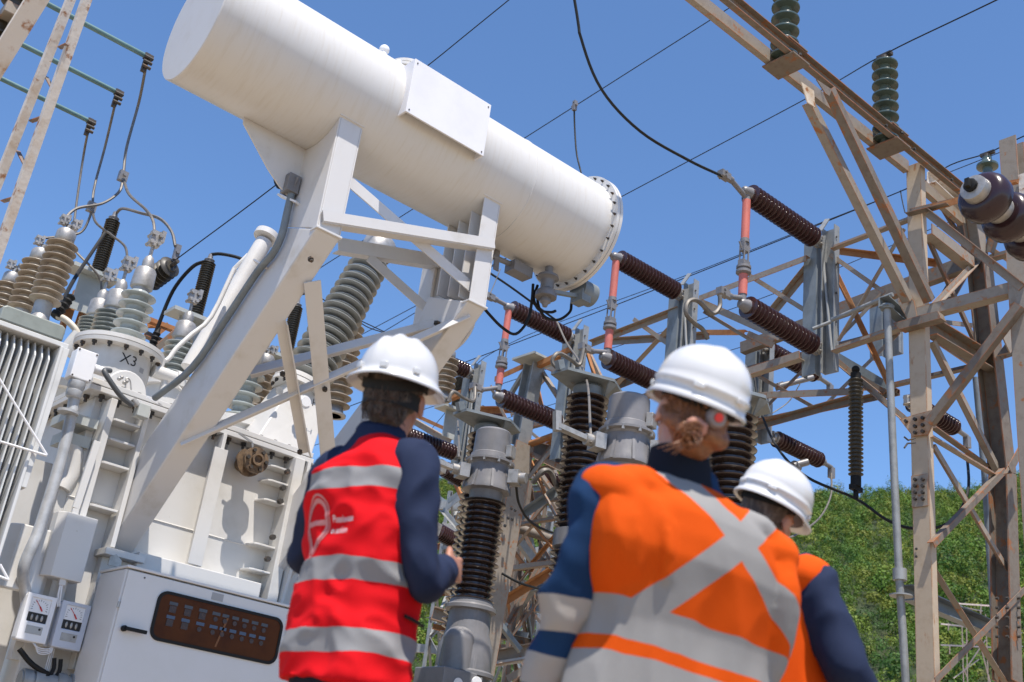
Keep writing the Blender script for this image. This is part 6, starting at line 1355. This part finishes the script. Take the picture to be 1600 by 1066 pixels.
def vest_pieces(b, w=1.0, z0=.80, wb=1.0):
    loft(b, [(z0, 0, .0, .205 * w * wb, .150), (.92, 0, 0, .200 * w * (wb * .8 + .2), .146), (1.05, 0, 0, .193 * w * (wb * .55 + .45), .138), (1.18, 0, 0, .196 * w * (wb * .25 + .75), .136), (1.30, 0, -.004, .198 * w, .134), (1.385, 0, -.010, .182 * w, .116), (1.43, 0, -.014, .150 * w, .095), (1.458, 0, -.014, .105, .080), (1.468, 0, -.012, .085, .072)], 48, 2.5)
# --- person 1: red vest
def tape1(X, Y, Z):
    zz = Z + X * -.02
    m_ = (zz - 1.352).abs().lt(.029); m_ = m_.mx((zz - 1.105).abs().lt(.031)); return m_.mx((zz - .915).abs().lt(.032))
RED = cloth('red_vest', (.66, .007, .012), tape1, (.25, .25, .255), col2=(.54, .005, .010))
NAVY1 = cloth('navy_work_shirt', (.022, .032, .068), col2=(.015, .022, .05))
TROU = cloth('navy_trousers', (.016, .02, .034))
EMB = cloth('vest_print', (.60, .26, .26), rough=.7)
def vest1(t, tf):
    b = MB(); vest_pieces(b, 1.0, .80)
    o = fuse(b, 'vest', RED, t, .009, 3, wrinkle(.026, 4.2, 10, 2, (1, 1, 1.5)), tf)
    bpy.context.view_layer.update(); dg = bpy.context.evaluated_depsgraph_get()
    # raised print: shield outline with bar and two lines of lettering, laid on the cloth of the back
    from mathutils.bvhtree import BVHTree
    bm_v = [v.co.copy() for v in o.data.vertices]; bv = BVHTree.FromPolygons(bm_v, [tuple(p.vertices) for p in o.data.polygons])
    def stick(b, pts, off=.0025):
        out = []
        for x, z in pts:
            h, n_, i, d = bv.ray_cast(Vector((x, -1, z)), Vector((0, 1, 0)))
            out.append(tuple(h + Vector((0, -off, 0))) if h else (x, -.12, z))
        return out
    S = .98
    def outline(cx, cz, w_, h, k): return [(cx + w_ * k * math.sin(a) * (1 if math.cos(a) > -.2 else (1 + (math.cos(a) + .2) * .95)), cz + h * (.5 if math.cos(a) > 0 else .62) * k * math.cos(a)) for a in np.linspace(0, 2 * math.pi, 49)[:-1]]
    cx, cz = -.062, 1.225
    b = MB()
    for ka, kb in ((1.0, .93), (.86, .70)):
        A_, B_ = outline(cx, cz, .056, .160, ka), outline(cx, cz, .056, .160, kb); n = len(A_)
        b.add(stick(b, A_) + stick(b, B_), [(i, (i + 1) % n, n + (i + 1) % n, n + i) for i in range(n)])
    q = [(cx - .04, cz - .006), (cx, cz - .006), (cx + .04, cz - .006), (cx + .04, cz + .008), (cx, cz + .008), (cx - .04, cz + .008)]; b.add(stick(b, q), [(0, 1, 4, 5), (1, 2, 3, 4)])
    raw(b, 'shield_print', EMB, o, None)
    for txt, x0, z0, sz in (('Passionate', .004, 1.225, .026), ('in action', .0, 1.194, .026)):
        V, F = textverts(txt, sz); b = MB(); b.add(stick(b, [(x0 + v[0] * .72, z0 + v[1]) for v in V]), F); raw(b, 'lettering', PALE, o, None)
    b = MB(); b.tube([(.205, .0, .985), (.208, .04, .980), (.205, .08, .974)], .005, 8, 3); raw(b, 'pocket_zip', BLACK, o, 60, tf)
def strands(t, g, m, n, start, end, seed, r=.0016, bulge=.0):
    """fine locks of hair following the skull from start() to end()"""
    rg = random.Random(seed); b = MB()
    for i in range(n):
        a = np.array(start(rg)); e = np.array(end(rg)); P = []
        for k in range(7):
            u = k / 6; p = a * (1 - u) + e * u; c = np.array([0, -.022, 1.645]); d = p - c; want = (np.linalg.norm(d / np.array([.084, .098, .102])))
            tgt = c + d / max(want, 1e-4); w_ = math.sin(u * math.pi) ** .6; p = p * (1 - w_ * .85) + tgt * w_ * .85 * (1.01 + bulge * rg.random()) if want < 1.05 else p
            P.append(p + np.array([rg.uniform(-1, 1), rg.uniform(-1, 1), rg.uniform(-1, 1)]) * .0022)
        b.tube(P, [r * .8, r * rg.uniform(1, 1.8), r * .4], 4, 3)
    return raw(b, 'hair_strands', m, t, 60, g)
def hair_cut(t, g):
    strands(t, g, HAIRG, 260, lambda r: (lambda a: (.080 * math.sin(a), -.022 - .094 * math.cos(a), r.uniform(1.60, 1.68)))(r.uniform(-1.25, 1.25)), lambda r: (lambda a: (.072 * math.sin(a), -.03 - .075 * math.cos(a), r.uniform(1.555, 1.60)))(r.uniform(-1.15, 1.15)), 3, .0013)
def hat1(t, body, g, tf):
    b = MB(); b.ball((0, -.022, 1.672), (.0815, .094, .098), 24, 16); b.ball((0, -.050, 1.618), (.066, .058, .066), 20, 12); b.ball((0, -.045, 1.575), (.052, .04, .04), 16, 10)
    fuse(b, 'hair', HAIRG, t, .006, 2, wrinkle(.004, 30, 60, 4), g)
    b = MB(); P = [A3(.0855 * math.cos(a), -.016 + .098 * math.sin(a), 1.628 - .006 * math.sin(a)) for a in np.linspace(math.radians(185), math.radians(355), 24)]
    vs = []
    for p in P: vs += [p + EZ * .024, p - EZ * .022]
    b.add(vs, [(2 * i, 2 * i + 1, 2 * i + 3, 2 * i + 2) for i in range(23)]); raw(b, 'nape_strap', BLACK, t, 60, g)
    hair_cut(t, g)
    helmet(t, g, 'brim')
    b = MB(); loft(b, [(1.455, 0, -.010, .083, .077), (1.50, 0, -.012, .073, .072), (1.505, 0, -.012, .066, .066)]); raw(b, 'collar', NAVY1, t, 60, tf)
P1 = D(584, 690, 3.26)
person('person in red reflective vest and white full brim hard hat, seen from behind', (P1[0] + .04, P1[1] + .02, 0), 14, 1.02,
       (24, 8, 4, .02), NAVY1,
       [((-.355, .085, 1.17), (-.385, .19, 1.315), A3(.15, .1, 1), A3(.3, .9, 0), A3(1, -.3, .2), .7), ((.232, .03, 1.09), (.135, .23, 1.165), A3(-.3, 1, .2), A3(-1, -.2, 0), A3(0, .1, 1), .8)],
       vest1, TROU, hat1, SKIN, 0.0, 1, .85, .035, 0, .02)
# --- person 2: orange vest with silver X
def tape2(X, Y, Z):
    xx = X - .062; dz = Z - 1.168
    d1 = (xx * .66 + dz * .75).abs().lt(.034); d2 = (xx * .66 - dz * .75).abs().lt(.034); up_ = d1.mx(d2).mn(Z.gt(.93)).mn(Y.lt(.03))
    fr_ = (X.abs() - .10).abs().lt(.03).mn(Y.gt(.03)); m_ = up_.mx(fr_)
    m_ = m_.mx((Z - .935 + X * .12).abs().lt(.040)); return m_.mx((Z - .825 + X * .12).abs().lt(.040))
def tape2s(X, Y, Z): return (Z - .955).abs().lt(.034).mx((Z - .84).abs().lt(.034))
ORN = cloth('orange_vest', (.62, .080, .004), tape2, (.25, .245, .24), col2=(.55, .066, .003))
NAVY2 = cloth('blue_work_jacket', (.012, .042, .112), tape2s, (.33, .30, .27), col2=(.008, .024, .066))
def vest2(t, tf):
    b = MB(); vest_pieces(b, 1.0, .72, 1.16)
    # loose folded cloth bunched over the left shoulder blade
    b.ball((-.178, -.02, 1.378), (.066, .092, .066)); b.ball((-.13, -.03, 1.412), (.075, .085, .055)); b.ball((-.15, -.085, 1.27), (.055, .045, .13)); b.ball((.178, -.015, 1.366), (.070, .095, .078)); b.ball((.190, -.01, 1.20), (.05, .115, .24));  b.ball((-.185, -.04, 1.25), (.05, .085, .14)); b.tube([(-.165, -.06, 1.405), (-.172, -.118, 1.29), (-.155, -.122, 1.17)], [.016, .017, .006], 12, 5); b.tube([(-.120, -.07, 1.43), (-.112, -.128, 1.31), (-.10, -.136, 1.17)], [.014, .014, .006], 12, 5); b.ball((.13, -.03, 1.412), (.075, .085, .055))
    fuse(b, 'vest', ORN, t, .008, 9, wrinkle(.012, 7, 15, 5, (1.3, 1, .35)), tf)
def hat2(t, body, g, tf):
    b = MB(); b.ball((0, -.026, 1.668), (.081, .096, .098), 24, 16); b.ball((0, -.060, 1.612), (.072, .058, .064), 20, 12)
    b.tube([(-.078, -.01, 1.635), (-.066, -.06, 1.605), (-.03, -.108, 1.60)], [.016, .024, .02], 12, 4); b.tube([(.076, -.005, 1.635), (.058, -.07, 1.60), (.0, -.108, 1.598)], [.018, .026, .022], 12, 4); b.ball((0, -.062, 1.575), (.055, .04, .045), 16, 10)
    b.ball((-.036, -.112, 1.585), (.032, .026, .030), 16, 10); fuse(b, 'hair', HAIRB, t, .006, 2, wrinkle(.004, 26, 55, 4), g)
    for s in (-1, 1):
        strands(t, g, HAIRB, 130, lambda r: (s * r.uniform(.060, .083), r.uniform(-.03, .045), r.uniform(1.60, 1.68)), lambda r: (r.uniform(-.055, -.02), -.118 + r.uniform(-.012, .01), 1.60 + r.uniform(-.016, .016)), 11 + s, .0019, .05)
    b = MB(); rg = random.Random(8)
    for k in range(46):
        a0 = rg.uniform(0, 6.28); rr = rg.uniform(.012, .030); cz = rg.uniform(-.02, .02); P = [np.array([-.038 + rr * math.cos(a0 + q * .55), -.124 - .022 * math.cos(q * .6) + rg.uniform(-.003, .003), 1.578 + cz * .6 + rr * 1.05 * math.sin(a0 + q * .55)]) for q in range(7)]
        b.tube(P, [.0015, .0034, .0012], 5, 3)
    for k in range(7):
        x0 = rg.uniform(-.05, -.02); P = [np.array([x0, -.125, 1.57]), np.array([x0 * 1.3 - .01, -.140, 1.545]), np.array([x0 * 1.7 - .02 + rg.uniform(-.02, .02), -.135, 1.515])]; b.tube(P, [.002, .0022, .0008], 4, 3)
    raw(b, 'hair_bun', HAIRB, t, 60, g)
    b = MB()
    for k in range(9):
        a = k * 2 * math.pi / 9; b.ball((-.030 + .018 * math.cos(a), -.126 - .005 * math.sin(k * 2.1), 1.598 + .018 * math.sin(a)), (.0125, .0125, .0105), 12, 8)
    fuse(b, 'hair_tie', mat('pink_hair_tie', (.42, .20, .15), (.30, .13, .08), 30, .4, .6, rough=.7), t, .006, 1, wrinkle(.003, 30, 60, 3), g)
    h = helmet(t, g, 'cap')
    b = MB(); b.lathe((.012, -.116, 1.640), A3(.05, -1, 0), [(0, .026), (.012, .026), (.02, .02)], 20); k = raw(b, 'ratchet_knob', mat('grey_plastic', (.22, .19, .19), rough=.5), h, 40, g)
    b = MB(); b.lathe((.013, -.137, 1.640), A3(.05, -1, 0), [(0, .011), (.004, .011)], 16); raw(b, 'red_button', mat('red_button', (.7, .03, .02), rough=.4), k, 40, g)
    b = MB(); loft(b, [(1.43, -.012, -.012, .084, .082), (1.49, -.014, -.016, .072, .078), (1.555, -.018, -.018, .060, .072), (1.558, -.018, -.018, .05, .06)]); raw(b, 'collar', cloth('dark_collar', (.012, .016, .026)), t, 60, tf)
P2 = D(1074, 800, 2.66)
person('person in orange vest with silver cross tape and white hard hat, hair tied back', (P2[0], P2[1], 0), 74, .882,
       (-9, 15, 10, -.01), NAVY2,
       [((-.232, .02, 1.10), (-.235, .10, .84), A3(.1, .3, -1), A3(1, 0, 0), A3(0, 1, 0), .5), ((.17, .13, 1.12), (.06, .28, 1.05), A3(-.4, 1, 0), A3(-1, 0, 0), A3(0, 0, 1), .7)],
       vest2, TROU, hat2, SKINL, -.05, 2, 1.31, -.012, -.022, .045, .13, 1.08)
# --- person 3: mostly hidden
ORN3 = cloth('plain_orange_vest', (.70, .085, .005), col2=(.64, .07, .004))
def vest3(t, tf):
    b = MB(); vest_pieces(b, 1.0, .80); [b.ball((s_ * .175, -.005, 1.39), (.066, .095, .070)) for s_ in (-1, 1)]; fuse(b, 'vest', ORN3, t, .010, 3, wrinkle(.012, 6, 13, 8), tf)
def hat3(t, body, g, tf):
    b = MB(); b.ball((0, -.022, 1.668), (.082, .095, .098), 24, 16); b.ball((0, -.052, 1.612), (.066, .056, .062), 20, 12); fuse(b, 'hair', HAIRG, t, .007, 2, wrinkle(.004, 30, 60, 4), g); helmet(t, g, 'cap')
    b = MB(); loft(b, [(1.455, 0, -.010, .083, .077), (1.50, 0, -.012, .073, .072), (1.505, 0, -.012, .066, .066)]); raw(b, 'collar', NAVY1, t, 60, tf)
P3 = D(1194, 905, 3.20)
person('person in plain orange vest over navy sleeves, half hidden, white hard hat bent low', (P3[0] + .0, P3[1] - .0, 0), -8, .886,
       (20, -12, 20, .0), NAVY1,
       [((-.26, .05, 1.12), (-.20, .28, 1.12), A3(.3, 1, 0), A3(1, 0, 0), A3(0, 0, 1), .6), ((.27, .04, 1.12), (.20, .24, 1.02), A3(-.2, 1, -.2), A3(-1, 0, 0), A3(0, 0, 1), .6)],
       vest3, TROU, hat3, SKIN, .0, 3, 1.12, .0, -.055)
